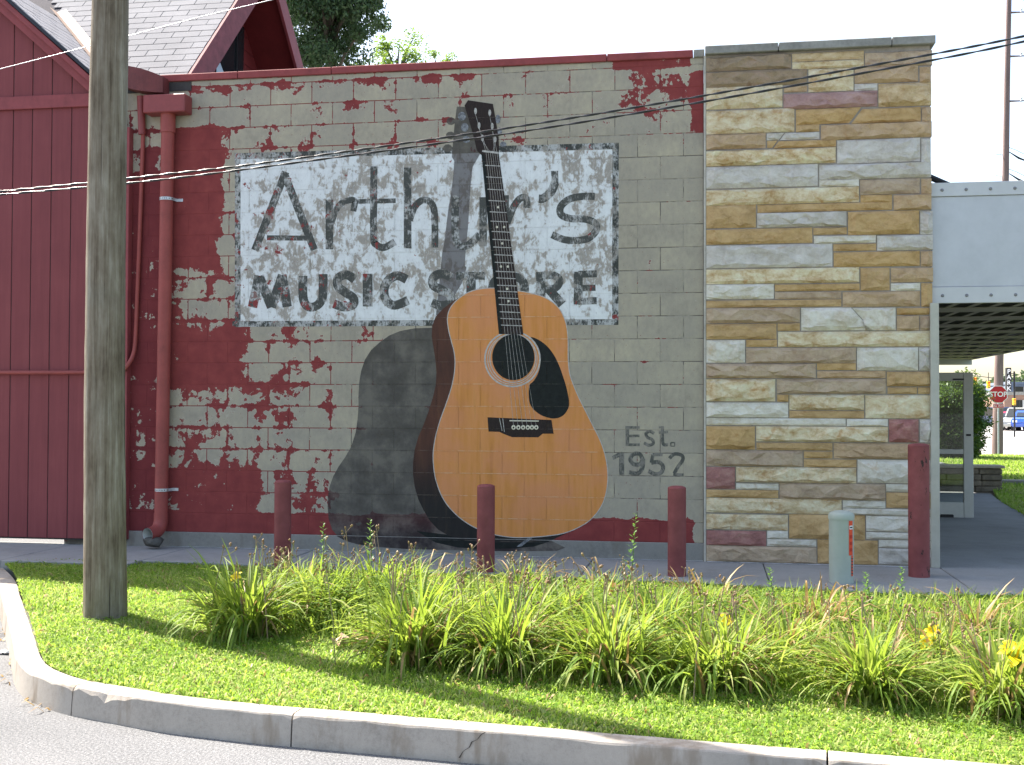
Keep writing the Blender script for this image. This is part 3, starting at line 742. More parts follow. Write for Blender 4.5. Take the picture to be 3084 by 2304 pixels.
# painted sign board on the wall
psign = child(empty('painted_sign', (1.8, 0, 2.2)), store); setp(psign, label='faded white painted sign reading Arthur\'s Music Store')
paint_poly('sign_field', [(720, 479), (1846, 450), (1843, 961), (719, 967)], ID, 0.0006, M['sign'], psign)
paint_strokes('sign_border', [([(716, 463), (716, 985)], 17, 0), ([(707, 471), (1864, 439)], 19, 0), ([(1854, 430), (1853, 978)], 19, 0), ([(700, 976), (1862, 970)], 17, 0)], ID, 0.0008, M['border'], psign)
W1 = 39
ART = {
 'a': [([(200, 602), (358, 200)], W1, 0), ([(352, 212), (505, 600)], W1, 0), ([(262, 538), (470, 540)], 26, 0)],
 'r': [([(582, 342), (582, 597)], W1, 0), ([(590, 470), (612, 405), (645, 360), (690, 345), (712, 352), (704, 402)], 32, 1)],
 't': [([(810, 172), (809, 520), (822, 572), (862, 588), (918, 558)], W1-3, 1), ([(724, 352), (922, 348)], 24, 0)],
 'h': [([(983, 178), (983, 592)], W1, 0), ([(992, 450), (1020, 378), (1062, 345), (1104, 360), (1121, 420), (1123, 588)], W1-4, 1)],
 'u': [([(1228, 322), (1227, 520), (1248, 576), (1296, 574), (1352, 520)], W1, 1), ([(1370, 330), (1370, 582)], W1, 0)],
 'r2': [([(1482, 320), (1482, 590)], W1, 0), ([(1492, 465), (1525, 382), (1562, 335), (1592, 338), (1594, 385)], 36, 1)],
 'ap': [([(1735, 195), (1738, 262), (1722, 305), (1660, 335)], [36, 36, 46, 60, 54, 40, 40, 40, 40, 40, 40, 40, 40, 40, 40, 40], 1)],
 's': [([(1942, 326), (1880, 326), (1812, 340), (1768, 378), (1770, 420), (1820, 440), (1890, 442), (1942, 462), (1950, 498), (1910, 540), (1845, 552), (1780, 546), (1722, 522)], 37, 1)],
 'M': [([(188, 894), (222, 732)], 48, 0), ([(222, 735), (286, 894)], 48, 0), ([(284, 894), (342, 730)], 48, 0), ([(340, 728), (366, 892)], 48, 0)],
 'U': [([(447, 733), (447, 838), (464, 884), (498, 893), (532, 872), (549, 826), (549, 724)], 46, 1)],
 'S': [([(712, 752), (672, 728), (630, 742), (626, 786), (664, 818), (704, 846), (704, 880), (660, 893), (604, 876)], 46, 1)],
 'I': [([(778, 722), (778, 890)], 50, 0)],
 'C': [([(978, 752), (930, 732), (882, 758), (862, 806), (874, 858), (916, 884), (986, 858)], 46, 1)],
 'S2': [([(1208, 742), (1162, 722), (1118, 738), (1114, 780), (1154, 804), (1200, 830), (1204, 868), (1160, 886), (1106, 870)], 46, 1)],
 'T': [([(1232, 733), (1380, 733)], 40, 0), ([(1308, 740), (1308, 890)], 48, 0)],
 'O': [([(1500, 730), (1428, 762), (1420, 830), (1470, 876), (1540, 868), (1582, 815), (1566, 752), (1500, 730)], 44, 1)],
 'R': [([(1665, 714), (1665, 880)], 48, 0), ([(1670, 730), (1735, 732), (1762, 760), (1738, 796), (1680, 802)], 40, 1), ([(1705, 800), (1775, 880)], 46, 0)],
 'E': [([(1857, 712), (1857, 880)], 46, 0), ([(1857, 725), (1952, 722)], 36, 0), ([(1857, 797), (1946, 794)], 32, 0), ([(1857, 864), (1952, 860)], 36, 0)],
}
for i, (k, st) in enumerate(ART.items()):
    if k == 'ap':
        st = [([(1736, 195), (1738, 262)], 36, 0), ([(1738, 255), (1720, 300), (1680, 335), (1655, 338)], 44, 1)]
    paint_strokes('letter', st, Z6, 0.0012, M['letter'], psign)
pdate = child(empty('painted_date', (4.2, 0, 1.1)), store); setp(pdate, label='faded grey painted lettering Est. 1952')
EST = [
 [([(302, 230), (302, 394)], 30, 0), ([(284, 241), (404, 240)], 22, 0), ([(302, 312), (402, 310)], 22, 0), ([(290, 384), (404, 384)], 22, 0)],
 [([(524, 292), (490, 274), (456, 290), (470, 324), (508, 342), (516, 374), (478, 388), (440, 368)], 26, 1)],
 [([(592, 230), (594, 350), (606, 384), (638, 382)], 26, 1), ([(562, 240), (606, 240)], 16, 0), ([(562, 284), (640, 278)], 20, 0)],
 [([(662, 366), (694, 366), (694, 396), (662, 396), (662, 366)], 12, 0)],
 [([(180, 494), (230, 468), (262, 458)], 34, 0), ([(254, 455), (254, 634)], 42, 0)],
 [([(430, 505), (400, 460), (350, 465), (326, 505), (352, 545), (405, 545), (430, 505)], 34, 1), ([(432, 500), (428, 570), (390, 622), (316, 612)], 34, 1)],
 [([(594, 466), (512, 466)], 28, 0), ([(514, 466), (500, 534)], 28, 0), ([(500, 534), (560, 528), (598, 566), (580, 616), (530, 626), (476, 602)], 34, 1)],
 [([(650, 498), (690, 462), (748, 470), (762, 506), (720, 570), (690, 622)], 30, 1), ([(682, 630), (768, 634)], 24, 0)],
]
for st in EST: paint_strokes('digit' if st in EST[4:] else 'letter', st, Z9, 0.0010, M['est'], pdate)

# painted guitar
pg = child(empty('painted_guitar', (2.5, 0, 0.1)), store); setp(pg, label='mural of a leaning acoustic guitar with orange top')
shade = [(735, 252), (640, 255), (560, 270), (500, 295), (450, 330), (400, 375), (365, 430), (345, 490), (335, 550), (330, 620), (330, 690), (325, 760), (315, 830), (290, 910), (255, 970), (220, 1020), (190, 1075), (170, 1130), (160, 1190), (160, 1250), (165, 1310), (185, 1370), (215, 1405), (260, 1430), (330, 1450), (450, 1465), (600, 1475), (800, 1480), (1000, 1484), (1200, 1488), (1430, 1485), (1475, 1468), (1440, 1450), (1400, 1430), (1470, 1385), (1300, 1300), (900, 1200), (800, 700), (800, 300)]
paint_poly('painted_shadow', shade, Z7, 0.00090, M['shade'], pg)
neck_sh = [Z8(p) for p in [(228, 213), (300, 216), (330, 300), (400, 520), (440, 640), (372, 760), (356, 900), (345, 1050), (330, 1300), (310, 1500), (300, 1653)]] + [Z6(p) for p in [(1285, 690), (1262, 770), (1225, 830), (1190, 880), (1150, 930), (1128, 935), (1140, 820), (1160, 620)]] + [Z8(p) for p in [(118, 1420), (150, 1150), (170, 1030), (195, 850), (205, 705), (184, 672), (185, 640), (205, 400)]]
paint_poly('painted_shadow', neck_sh, ID, 0.00095, M['shade'], pg)
for c in ((175, 345), (170, 475), (145, 590)): paint_poly('painted_shadow', ellipse(c, 42, 36, 9), Z8, 0.00105, M['shade'], pg)
side = [(900, 75), (840, 115), (795, 150), (757, 190), (738, 240), (735, 300), (745, 360), (756, 430), (762, 500), (758, 570), (741, 640), (716, 720), (690, 790), (660, 860), (641, 930), (632, 1000), (632, 1060), (641, 1130), (661, 1200), (690, 1260), (726, 1320), (770, 1368), (830, 1402), (900, 1424), (1000, 1436), (1150, 1440), (1300, 1436), (1400, 1425), (1480, 1390), (1200, 1300), (900, 1000), (900, 500)]
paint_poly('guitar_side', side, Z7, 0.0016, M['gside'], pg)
paint_poly('guitar_foot', [(650, 1376), (760, 1440), (880, 1466), (1010, 1476), (1180, 1472), (1300, 1462), (1382, 1436), (1420, 1405), (1280, 1420), (1000, 1430), (850, 1400)], Z7, 0.0014, M['gblack'], pg)
top = [(1093, 33), (1040, 33), (980, 42), (930, 60), (885, 90), (850, 125), (830, 160), (822, 200), (825, 240), (832, 280), (845, 330), (858, 380), (864, 430), (862, 490), (850, 560), (830, 630), (805, 700), (780, 770), (760, 840), (747, 910), (743, 970), (748, 1040), (760, 1100), (785, 1170), (820, 1230), (870, 1285), (920, 1325), (980, 1360), (1060, 1390), (1140, 1407), (1220, 1413), (1300, 1410), (1380, 1403), (1460, 1390), (1530, 1365), (1600, 1325), (1650, 1275), (1685, 1215), (1703, 1150), (1710, 1080), (1705, 1010), (1690, 940), (1665, 870), (1630, 800), (1590, 720), (1550, 640), (1520, 570), (1500, 510), (1492, 450), (1490, 390), (1490, 330), (1488, 290), (1480, 235), (1465, 190), (1440, 145), (1400, 108), (1350, 80), (1290, 62), (1215, 48)]
paint_poly('guitar_top', top, Z7, 0.0022, M['gtop'], pg, 3)
paint_strokes('binding', [([Z7(p) for p in top]+[Z7(top[0])], 2.6, 1)], ID, 0.0024, M['gbind'], pg)
paint_poly('pickguard', [(1283, 305), (1320, 315), (1370, 350), (1410, 400), (1440, 460), (1465, 530), (1485, 600), (1495, 660), (1490, 700), (1465, 735), (1430, 752), (1390, 752), (1340, 735), (1300, 705), (1278, 670), (1272, 620), (1276, 570), (1300, 545), (1325, 500), (1336, 450), (1335, 400), (1320, 350)], Z7, 0.0026, M['gblack'], pg, 3)
paint_strokes('rosette', [(ellipse((1182, 425), 152, 152, 40)+[(1334, 425)], 9, 0), (ellipse((1182, 425), 137, 140, 40)+[(1319, 425)], 4, 0), (ellipse((1184, 421), 127, 133, 40)+[(1311, 421)], 5, 0)], Z7, 0.0029, M['gbind'], pg)
paint_poly('soundhole', ellipse((1187, 415), 117, 127, 40), Z7, 0.0034, M['gblack'], pg)
paint_poly('bridge', [(1044, 747), (1398, 762), (1410, 838), (1350, 838), (1325, 858), (1180, 857), (1135, 840), (1110, 828), (1050, 826)], Z7, 0.0028, M['gdark'], pg)
paint_strokes('saddle', [([(1166, 766), (1260, 767), (1328, 768)], 6, 0)], Z7, 0.0031, M['gcream'], pg)
for cx in (1188, 1215, 1241, 1267, 1290, 1314):
    o = paint_poly('bridge_pin', ellipse((cx, 803), 12, 13, 12), Z7, 0.0031, M['gcream'], pg)
    paint_poly('bridge_pin_dot', ellipse((cx, 804), 5, 6, 8), Z7, 0.0034, M['gblack'], pg)
neck = [(1454.7, 467), (1502, 462), (1576.7, 1008), (1502.6, 1006)]
paint_poly('fretboard', neck, ID, 0.0038, M['gdark'], pg)
paint_poly('neck_side', [(1450, 462), (1460, 468), (1514, 1006), (1502.6, 1005)], ID, 0.0040, M['gblack'], pg)
def neck_x(y):
    t = (y-467)/(1006-467); return 1460+t*(1514-1460), 1502.5+t*(1576-1502.5)
for y in [498, 533, 570, 604, 638, 666, 697, 721, 744, 767, 790, 817, 837, 859, 877, 897, 917, 939, 959, 979]:
    a, c = neck_x(y); paint_strokes('fret', [([(a-2, y), (c, y+2.5)], 2.6, 0)], ID, 0.0043, M['gline'], pg)
for p in [(1500.6, 624), (1497, 684), (1518.6, 684), (1513, 733), (1509, 803), (1530, 803), (1527.5, 870), (1531.6, 907)]:
    paint_poly('inlay', ellipse(p, 3.6, 3.8, 10), ID, 0.0044, M['gcream'], pg)
paint_poly('headstock', [(330, 157), (555, 190), (605, 480), (612, 600), (606, 640), (462, 660), (436, 640), (410, 610), (390, 520), (340, 340), (298, 205)], Z8, 0.0036, M['gdark'], pg)
paint_strokes('nut', [([(458, 616), (606, 634)], 17, 0)], Z8, 0.0046, M['gline'], pg)
for (c, rx, ry) in [((275, 302), 36, 40), ((300, 402), 34, 40), ((315, 512), 34, 32)]: paint_poly('tuner', ellipse(c, rx, ry, 11), Z8, 0.0033, M['gsilver'], pg)
for (c, rx, ry) in [((600, 328), 24, 42), ((616, 440), 22, 38), ((648, 556), 30, 26)]: paint_poly('tuner', ellipse(c, rx, ry, 9), Z8, 0.0033, M['gsilver'], pg)
for c in [(398, 255), (527, 270), (430, 385), (549, 392), (460, 498), (575, 512)]: paint_poly('tuning_post', ellipse(c, 13, 30, 12), Z8, 0.0047, M['gline'], pg)
posts = [(398, 285), (430, 415), (460, 528), (575, 542), (549, 422), (527, 300)]
for i in range(6):
    a0 = Z8(posts[i]); nx = 1464 + i*6.6; bx = Z7((1188+i*25.2, 795))
    mid = (1522+i*9.2, 1012)
    strk = [([a0, (nx, 459)], 0.9, 0), ([(nx, 459), mid], 0.9, 0), ([mid, bx], 0.9 if i < 4 else 0.7, 0)]
    paint_strokes('string', strk, ID, 0.0049+i*0.00006, M['gline'], pg)
paint_strokes('string_end', [([Z7((1110, 752)), Z7((1125, 822))], 2, 0), ([Z7((1128, 752)), Z7((1138, 828))], 2, 0)], ID, 0.0050, M['gline'], pg)
paint_poly('strap_button', [(1205, 1462), (1232, 1462), (1292, 1416), (1268, 1414)], Z7, 0.0030, M['gsilver'], pg)

# ------------------------------------------------------------------ stone veneer
STY = -0.030       # face plane of the stones
stonew = child(G().box((STONE_L+0.006, -0.026, -0.1), (STORE_R-0.012, 0.30, 4.462)).obj('stone_wall', M['stmortar']), store)
setp(stonew, label='stone veneer of long tan, cream and pink rock-faced blocks')
FA = lambda x, y: (2100+x/3.061, 120+y/3.061)
FB = lambda x, y: (2100+x/3.061, 640+y/3.061)
FC = lambda x, y: (2100+x/2.6236, 1160+y/2.6236)
ST = []
def S(fr, rows):
    for r in rows: ST.append((fr(r[0], r[1]), fr(r[2], r[3]), r[4], r[5] if len(r) > 5 else None))
S(FA, [(95,150,865,280,'b'),(875,115,1535,190,'y'),(875,195,1535,262,'c'),(1545,110,2140,245,'p'),(95,285,1010,425,'b'),(1025,265,1440,475,'c'),
 (1450,250,2035,395,'t'),(2050,250,2140,395,'t'),(800,427,1010,480,'t'),(95,430,785,632,'c'),(1450,405,1660,470,'g'),(795,485,1660,628,'r'),(1670,400,2140,612,'y'),
 (95,645,895,860,'c'),(910,635,1455,775,'o',-60),(1470,630,2060,762,'o',60),(2070,620,2140,760,'t'),(910,782,1125,848,'o'),(1140,770,2140,910,'t'),
 (95,870,630,1005,'t'),(640,862,775,925,'g',-30),(785,855,1125,920,'g',30),(645,932,715,995,'o',-30),(725,928,1278,992,'o',30),(98,1010,1275,1150,'c'),
 (1290,915,2055,1132,'g'),(2065,910,2145,1132,'g'),(98,1160,1110,1360,'g'),(1125,1140,2145,1280,'g'),(1125,1290,1490,1352,'w'),(1500,1285,2050,1422,'p'),(2065,1280,2140,1420,'t'),
 (98,1370,1490,1512,'c'),(1505,1430,1795,1498,'o'),(1810,1428,2145,1567,'t'),(555,1508,1795,1580,'o')])
ST.append((FA(98, 1525), FB(540, 142), 'o', None)); ST.append((FA(552, 1590), FB(1375, 132), 'g', None))
ST.append((FA(1390, 1580), FB(2045, 202), 'o', None)); ST.append((FA(2055, 1580), FB(2140, 202), 'g', None))
S(FB, [(98,150,1060,288,'o'),(1070,140,1378,203,'o'),(1076,213,1645,282,'w'),(1658,210,2140,347,'g'),(98,297,1245,507,'g'),(1255,290,1648,352,'o'),(1258,362,2050,497,'o'),(2060,357,2140,497,'t'),
 (98,515,1492,652,'c'),(1505,510,1772,718,'o'),(1785,510,2140,642,'t'),(98,662,705,797,'w'),(715,660,1495,722,'o'),(1785,652,2055,720,'w'),(2065,652,2145,867,'o'),
 (715,732,1328,797,'p'),(98,807,1328,872,'o'),(1340,730,2052,867,'t'),(98,880,945,1018,'p'),(958,878,1478,1087,'w',80),(1490,878,1828,1087,'w',-80),(1840,880,2140,942,'o'),
 (1840,952,2045,1088,'t'),(2055,952,2140,1088,'p'),(95,1027,730,1167,'o'),(740,1022,945,1090,'o'),(745,1097,2140,1237,'c'),(95,1177,440,1384,'w'),(452,1172,735,1238,'o'),
 (450,1247,1462,1387,'p'),(1472,1245,2035,1457,'w'),(2045,1245,2130,1457,'g'),(92,1395,1092,1527,'p'),(1104,1390,1462,1452,'o'),(1106,1462,1735,1527,'t'),(1747,1467,2130,1602,'o')])
ST.append((FB(88, 1537), FC(615, 127), 'c', None)); ST.append((FB(735, 1535), FC(1488, 66), 'p', None))
ST.append((FB(1755, 1612), FC(1735, 68), 'o', None)); ST.append((FB(2035, 1612), FC(1822, 68), 'o', None))
S(FC, [(632,74,720,130,'o'),(728,76,1318,196,'c'),(1328,80,1822,262,'c'),(72,137,718,254,'w'),(728,203,1318,260,'o'),(72,262,1172,317,'w'),(1182,268,1505,324,'w'),(1515,270,1748,452,'R'),(1758,270,1825,452,'g'),
 (72,325,455,507,'o'),(465,328,1506,447,'c'),(468,455,1068,514,'o'),(1078,460,1822,582,'t'),(70,516,832,640,'p'),(842,524,1068,578,'o'),(842,587,1258,648,'o'),(1266,590,1822,774,'w'),
 (66,646,298,818,'R'),(306,650,1256,770,'c'),(306,778,642,824,'w'),(650,778,1486,905,'p'),(1492,784,1822,842,'w'),(70,828,640,888,'o'),(1494,850,1822,970,'o'),(70,897,1140,1012,'c'),
 (1150,912,1486,970,'w'),(1150,978,1822,1028,'w'),(70,1022,716,1142,'c'),(726,1024,1326,1216,'o'),(1334,1036,1822,1157,'w'),(1334,1165,1822,1218,'w'),(70,1150,544,1266,'R'),(552,1150,716,1210,'w'),
 (552,1218,940,1272,'w'),(950,1224,1426,1412,'o'),(1434,1226,1822,1284,'w'),(1434,1292,1822,1415,'g'),(70,1274,942,1398,'p'),(950,1420,1822,1452,'t')])
rs = np.random.default_rng(21)
SLEFT, SRIGHT = STONE_L+0.012, STORE_R-0.004
for (p0, p1, kcol, slant) in ST:
    a = wxz(*p0, STY); c = wxz(*p1, STY)
    # measured rows drift a little with perspective: use the middle of each side
    xm = (p0[0]+p1[0])/2; ym = (p0[1]+p1[1])/2
    x0 = wxz(p0[0], ym, STY)[0]; x1 = wxz(p1[0], ym, STY)[0]; z1 = wxz(xm, p0[1], STY)[1]; z0 = wxz(xm, p1[1], STY)[1]
    if x0 < SLEFT+0.05: x0 = SLEFT
    if x1 > SRIGHT-0.06: x1 = SRIGHT + rs.uniform(-0.004, 0.012)
    z0 = max(z0, 0.006)
    w, h = x1-x0, z1-z0
    if w < 0.02 or h < 0.015: continue
    nx = max(3, min(14, int(w/0.075)+2)); nz = 5 if h > 0.1 else 4
    us = np.linspace(0, 1, nx); us[1:-1] += rs.uniform(-0.25, 0.25, nx-2)/nx
    vsn = np.array([0, 0.16, 0.5, 0.86, 1.0]) if nz == 5 else np.array([0, 0.25, 0.8, 1.0])
    pr = min(0.046, 0.012+h*0.20)*rs.uniform(0.7, 1.3)
    sl = (slant or 0)/3.061/380.0
    g = G(); idx = {}
    for j, v in enumerate(vsn):
        for i, u in enumerate(us):
            edge = (i in (0, nx-1)) or (j in (0, nz-1))
            X = u*w + (sl*(v-0.5)*2*(1 if True else 0) if (slant and ((slant > 0 and i == 0 and False) or False)) else 0)
            dep = 0.004 if edge else pr*rs.uniform(0.55, 1.15)*(1.0 if v > 0.3 else 0.9)
            jx_ = 0 if edge else rs.uniform(-0.010, 0.010); jz_ = 0 if edge else rs.uniform(-0.16, 0.16)*h*(0.55 if j in (1, nz-2) else 1)
            if slant:       # diagonal joint on one end
                if slant > 0 and kcol == 'w' and i == nx-1: X += (0.5-v)*0.17+0.03
                elif slant < 0 and kcol == 'w' and i == 0: X += (0.5-v)*0.17+0.03
                elif kcol != 'w' and ((slant < 0 and i == nx-1) or (slant > 0 and i == 0)): X += (v-0.5)*h*0.75
            idx[i, j] = len(g.v); g.v.append((X+jx_, -dep, v*h+jz_))
    for j in range(nz-1):
        for i in range(nx-1):
            q = (idx[i, j], idx[i+1, j], idx[i+1, j+1], idx[i, j+1])
            if rs.random() < 0.5: g.f += [(q[0], q[1], q[2]), (q[0], q[2], q[3])]
            else: g.f += [(q[0], q[1], q[3]), (q[1], q[2], q[3])]
    ring = [idx[i, 0] for i in range(nx)]+[idx[nx-1, j] for j in range(1, nz)]+[idx[i, nz-1] for i in range(nx-2, -1, -1)]+[idx[0, j] for j in range(nz-2, 0, -1)]
    bk = []
    for q in ring:
        x, y, z = g.v[q]; bk.append(len(g.v)); g.v.append((x, 0.05, z))
    n = len(ring)
    for i in range(n): g.f.append((ring[i], bk[i], bk[(i+1) % n], ring[(i+1) % n]))
    g.mi = [0]*len(g.f)
    o = g.obj('stone', M['st_'+kcol]); o.location = (x0, STY, z0); child(o, stonew)
cx = [STONE_L-0.002, onY(2343, 135)[0], onY(2682, 130)[0], STORE_R+0.03]
for a, c in zip(cx[:-1], cx[1:]):
    child(G().box((a+0.003, -0.085, 4.462), (c-0.003, 0.30, 4.535)).obj('coping', M['stonecap'], bevel=0.006), store)
child(G().box((STONE_L-0.010, -0.034, 0.0), (STONE_L+0.008, 0.05, 4.46)).obj('corner_joint', simple('pale_corner_sealant', (0.42, 0.39, 0.34), 0.9, 0.15, 12, coord='pos')), store)

# ------------------------------------------------------------------ storefront side: column, canopy, open door
child(G().box((6.345, -0.075, 0.0), (6.415, -0.012, 2.245)).obj('corner_column', M['column'], bevel=0.004), store)
child(G().box((6.25, 0.31, -0.05), (6.33, 13.2, 4.19)).obj('street_facade', M['foot']), store)
can = child(empty('canopy', (7.8, 6.0, 2.25)), store); setp(can, label='brushed metal canopy with riveted fascia and ribbed underside')
CX0, CX1, CY0, CY1, CZ0, CZ1 = 6.372, 9.25, 0.03, 12.1, 2.25, 3.285
child(G().box((CX0, CY0, CZ0+0.14), (CX1, CY0+0.03, CZ1-0.12)).obj('fascia_panel', M['fascia'], bevel=0.003), can)
for z0, z1 in ((CZ0, CZ0+0.138), (CZ1-0.118, CZ1)):
    t = child(G().box((CX0-0.004, CY0-0.012, z0), (CX1+0.01, CY0+0.034, z1)).obj('fascia_trim', M['fasciatrim'], bevel=0.003), can)
    for i in range(14):
        x = CX0+0.09+i*0.197
        if x > CX1: break
        r = G().lathe([(0.0145, 0), (0.013, 0.004), (0.006, 0.008), (0.001, 0.009)], 10).obj('rivet', M['rivet'], smooth=True)
        r.rotation_euler = (math.radians(90), 0, 0); r.location = (x, CY0-0.0125, (z0+z1)/2-0.005); child(r, t)
child(G().box((CX1-0.02, CY0+0.04, CZ0), (CX1+0.01, CY1, CZ1)).obj('fascia_panel', M['fascia']), can)
child(G().box((CX0, CY1-0.03, CZ0-0.09), (CX1+0.01, CY1+0.01, CZ0+0.4)).obj('fascia_panel', M['fasciatrim']), can)
child(G().box((CX0, CY0+0.04, CZ0+0.30), (CX1-0.03, CY1-0.04, CZ0+0.33)).obj('canopy_deck', M['deck']), can)
child(G().box((CX0, CY0+0.04, CZ0+0.01), (CX1-0.03, CY0+0.13, CZ0+0.016)).obj('canopy_rib', M['soffitmetal']), can)
for k in range(11):
    yc = 0.36+1.085*k
    if yc+0.775 > CY1-0.05: break
    child(G().box((CX0, yc+0.31, CZ0+0.01), (CX1-0.03, yc+0.775, CZ0+0.016)).obj('canopy_rib', M['soffitmetal']), can)
for i in range(15):
    x = CX0+0.05+i*0.188
    child(G().box((x, CY0+0.05, CZ0+0.018), (x+0.050, CY1-0.04, CZ0+0.024)).obj('canopy_bar', M['soffitmetal']), can)
g = G(); g.tube([(6.30, 0.9, 3.62), (6.52, 0.95, 3.52), (7.0, 1.0, 3.30)], 0.03, 8); child(g.obj('canopy_tie_rod', M['black']), can)
# open door leaf, parallel to the mural wall
dr = child(empty('glass_door', (7.0, 4.84, 0)), store); setp(dr, label='open aluminium framed glass door')
DX0, DX1, DY, DZ0, DZ1 = 6.72, 7.73, 4.84, -0.015, 1.80
for a, c in [((DX0, DZ0), (DX0+0.06, DZ1)), ((DX1-0.115, DZ0), (DX1, DZ1)), ((DX0+0.061, DZ1-0.105), (DX1-0.116, DZ1)), ((DX0+0.061, DZ0), (DX1-0.116, DZ0+0.20)), ((DX0+0.061, 0.785), (DX1-0.116, 0.845))]:
    child(G().box((a[0], DY-0.022, a[1]), (c[0], DY+0.022, c[1])).obj('door_frame', M['alu'], bevel=0.004), dr)
child(G().box((DX0+0.062, DY-0.004, DZ0+0.201), (DX1-0.117, DY+0.004, 0.784)).obj('door_pane', M['glass']), dr)
child(G().box((DX0+0.062, DY-0.004, 0.846), (DX1-0.117, DY+0.004, DZ1-0.106)).obj('door_pane', M['glass']), dr)
child(G().box((DX1-0.085, DY-0.030, 1.01), (DX1-0.03, DY-0.0225, 1.035)).obj('lock_plate', M['black']), dr)
for x in (DX0+0.12, DX1-0.24): child(G().box((x, DY-0.032, DZ1-0.095), (x+0.13, DY-0.0225, DZ1-0.075)).obj('door_closer_slot', M['black']), dr)
child(G().box((DX1-0.40, DY-0.05, -0.012), (DX1-0.24, DY-0.023, 0.035)).obj('door_stop', M['black'], bevel=0.01), dr)

# ------------------------------------------------------------------ downpipe, conductor box, conduit
dp = child(empty('downpipe', (-0.6, -0.07, 0)), store); setp(dp, label='red round downpipe with strap clamps and open elbow')
def pp(px, py, Y=-0.075): return tuple(onY(px, py, Y))
a = pp(506, 372); c = pp(485, 1552)
child(G().tube([a, c], 0.062, 16).obj('pipe', M['redpaint'], smooth=True), dp)
child(G().tube([(a[0], a[1], a[2]+0.10), (a[0], a[1], a[2]-0.09)], 0.070, 16).obj('pipe_collar', M['redpaint'], smooth=True), dp)
el = [Vector(c)+Vector(q) for q in [(0, 0, 0.02), (0, -0.004, -0.06), (-0.008, -0.035, -0.125), (-0.022, -0.10, -0.155), (-0.045, -0.18, -0.165)]]
el = [Vector(q) for q in catmull(el, 4)]
child(G().tube(el, 0.066, 16, cap=False).obj('elbow', M['redpaint'], smooth=True), dp)
child(G().tube(el[2:], 0.0615, 16, cap=False).obj('elbow_lining', M['pipewhite'], smooth=True), dp)
for py in (600, 1475):
    cc = pp(487+((1552-py)/1180.0)*19, py)
    g = G(); n = 12
    ring = [(cc[0]+0.067*math.cos(math.pi+math.pi*i/n), cc[1]+0.067*math.sin(math.pi+math.pi*i/n)) for i in range(n+1)]
    path = [(cc[0]-0.10, -0.004)] + [(cc[0]-0.072, -0.006)] + ring + [(cc[0]+0.072, -0.006), (cc[0]+0.13, -0.004)]
    m = len(path); g.add([(x, y, cc[2]-0.014) for x, y in path]+[(x, y, cc[2]+0.014) for x, y in path], [(i, i+1, m+i+1, m+i) for i in range(m-1)])
    s_ = child(g.obj('strap', M['galv']), dp)
    for i in range(7):
        child(G().box((cc[0]-0.05+0.019*i, -0.0735-0.067*math.sqrt(max(0, 1-((-0.05+0.019*i)/0.067)**2))-0.004, cc[2]-0.004), (cc[0]-0.044+0.019*i, -0.0735-0.067*math.sqrt(max(0, 1-((-0.05+0.019*i)/0.067)**2))+0.004, cc[2]+0.004)).obj('strap_hole', M['black']), s_)
b0 = onY(430, 340, -0.17); b1 = onY(556, 280, -0.17)
child(G().box((b0[0], -0.17, b0[2]), (b1[0], -0.004, b1[2])).obj('conductor_box', M['redbox'], bevel=0.008), dp)
gut = child(empty('box_gutter', (-1.0, -0.1, 4.4)), store)
G_ = G(); gp = []
for i in range(9):
    t = i/8; px = 372+t*(490-372); ytop = 196+t*34 - 10*math.sin(t*math.pi)*0.5; ybot = 262+t*16+4*math.sin(t*math.pi)
    gp.append((onY(px, ytop, -0.14-0.02*math.sin(t*math.pi)), onY(px, ybot, -0.14-0.02*math.sin(t*math.pi))))
v = []; f = []
for i, (p, q) in enumerate(gp): v += [tuple(p), tuple(q), (p[0], 0.02, p[2]), (q[0], 0.02, q[2])]
for i in range(8):
    a_ = i*4; f += [(a_, a_+1, a_+5, a_+4), (a_, a_+4, a_+6, a_+2), (a_+1, a_+3, a_+7, a_+5)]
f += [(0, 2, 3, 1), (32, 33, 35, 34)]
child(G().add(v, f).obj('gutter_apron', simple('dark_red_gutter', (0.13, 0.030, 0.030), 0.55, 0.15, 6, bump=0.05)), gut)
child(G().box((onY(374, 260)[0], -0.006, 4.365), (onY(577, 260)[0], -0.0012, 4.452)).obj('gap_shade_sheet', M['deck']), gut)  # flat dark sheet on the wall, standing in for the shaded gap under the coping

# ================================================================== RED SHED
shed = empty('red_shed', (-2.0, 0.0, 0.0), label='dark red board sided shed with grey shingled gable roofs', cat='building')
SY = -0.06; SHR = onY(388, 900, SY)[0]
rk0, rk1 = onY(8, 0, -0.14), onY(275, 240, -0.14)            # upper edge of the rake board
sl1 = (rk1[2]-rk0[2])/(rk1[0]-rk0[0])
def rake_z(x): return rk0[2]+sl1*(x-rk0[0])
RIDGE_X = -2.62
def roof_z(x): return rake_z(x) if x > RIDGE_X else rake_z(2*RIDGE_X-x)
bx = [-4.32, -4.10, -3.89, -3.68, -3.465, -3.255, -3.045, -2.835, -2.625, -2.415, -2.213, -2.01, -1.803, -1.595, -1.385, -1.18, SHR-0.055]
for a, c in zip(bx[:-1], bx[1:]):
    x0, x1 = a+0.004, c-0.004
    child(G().prism([(x0, 0.075), (x1, 0.075), (x1, roof_z(x1)-0.10), (x0, roof_z(x0)-0.10)], 'y', SY, SY+0.03).obj('board', M['board'], bevel=0.003), shed)
child(G().box((-4.32, SY+0.012, 0.06), (SHR-0.02, SY+0.10, 3.4)).obj('sheathing', M['deck']), shed)
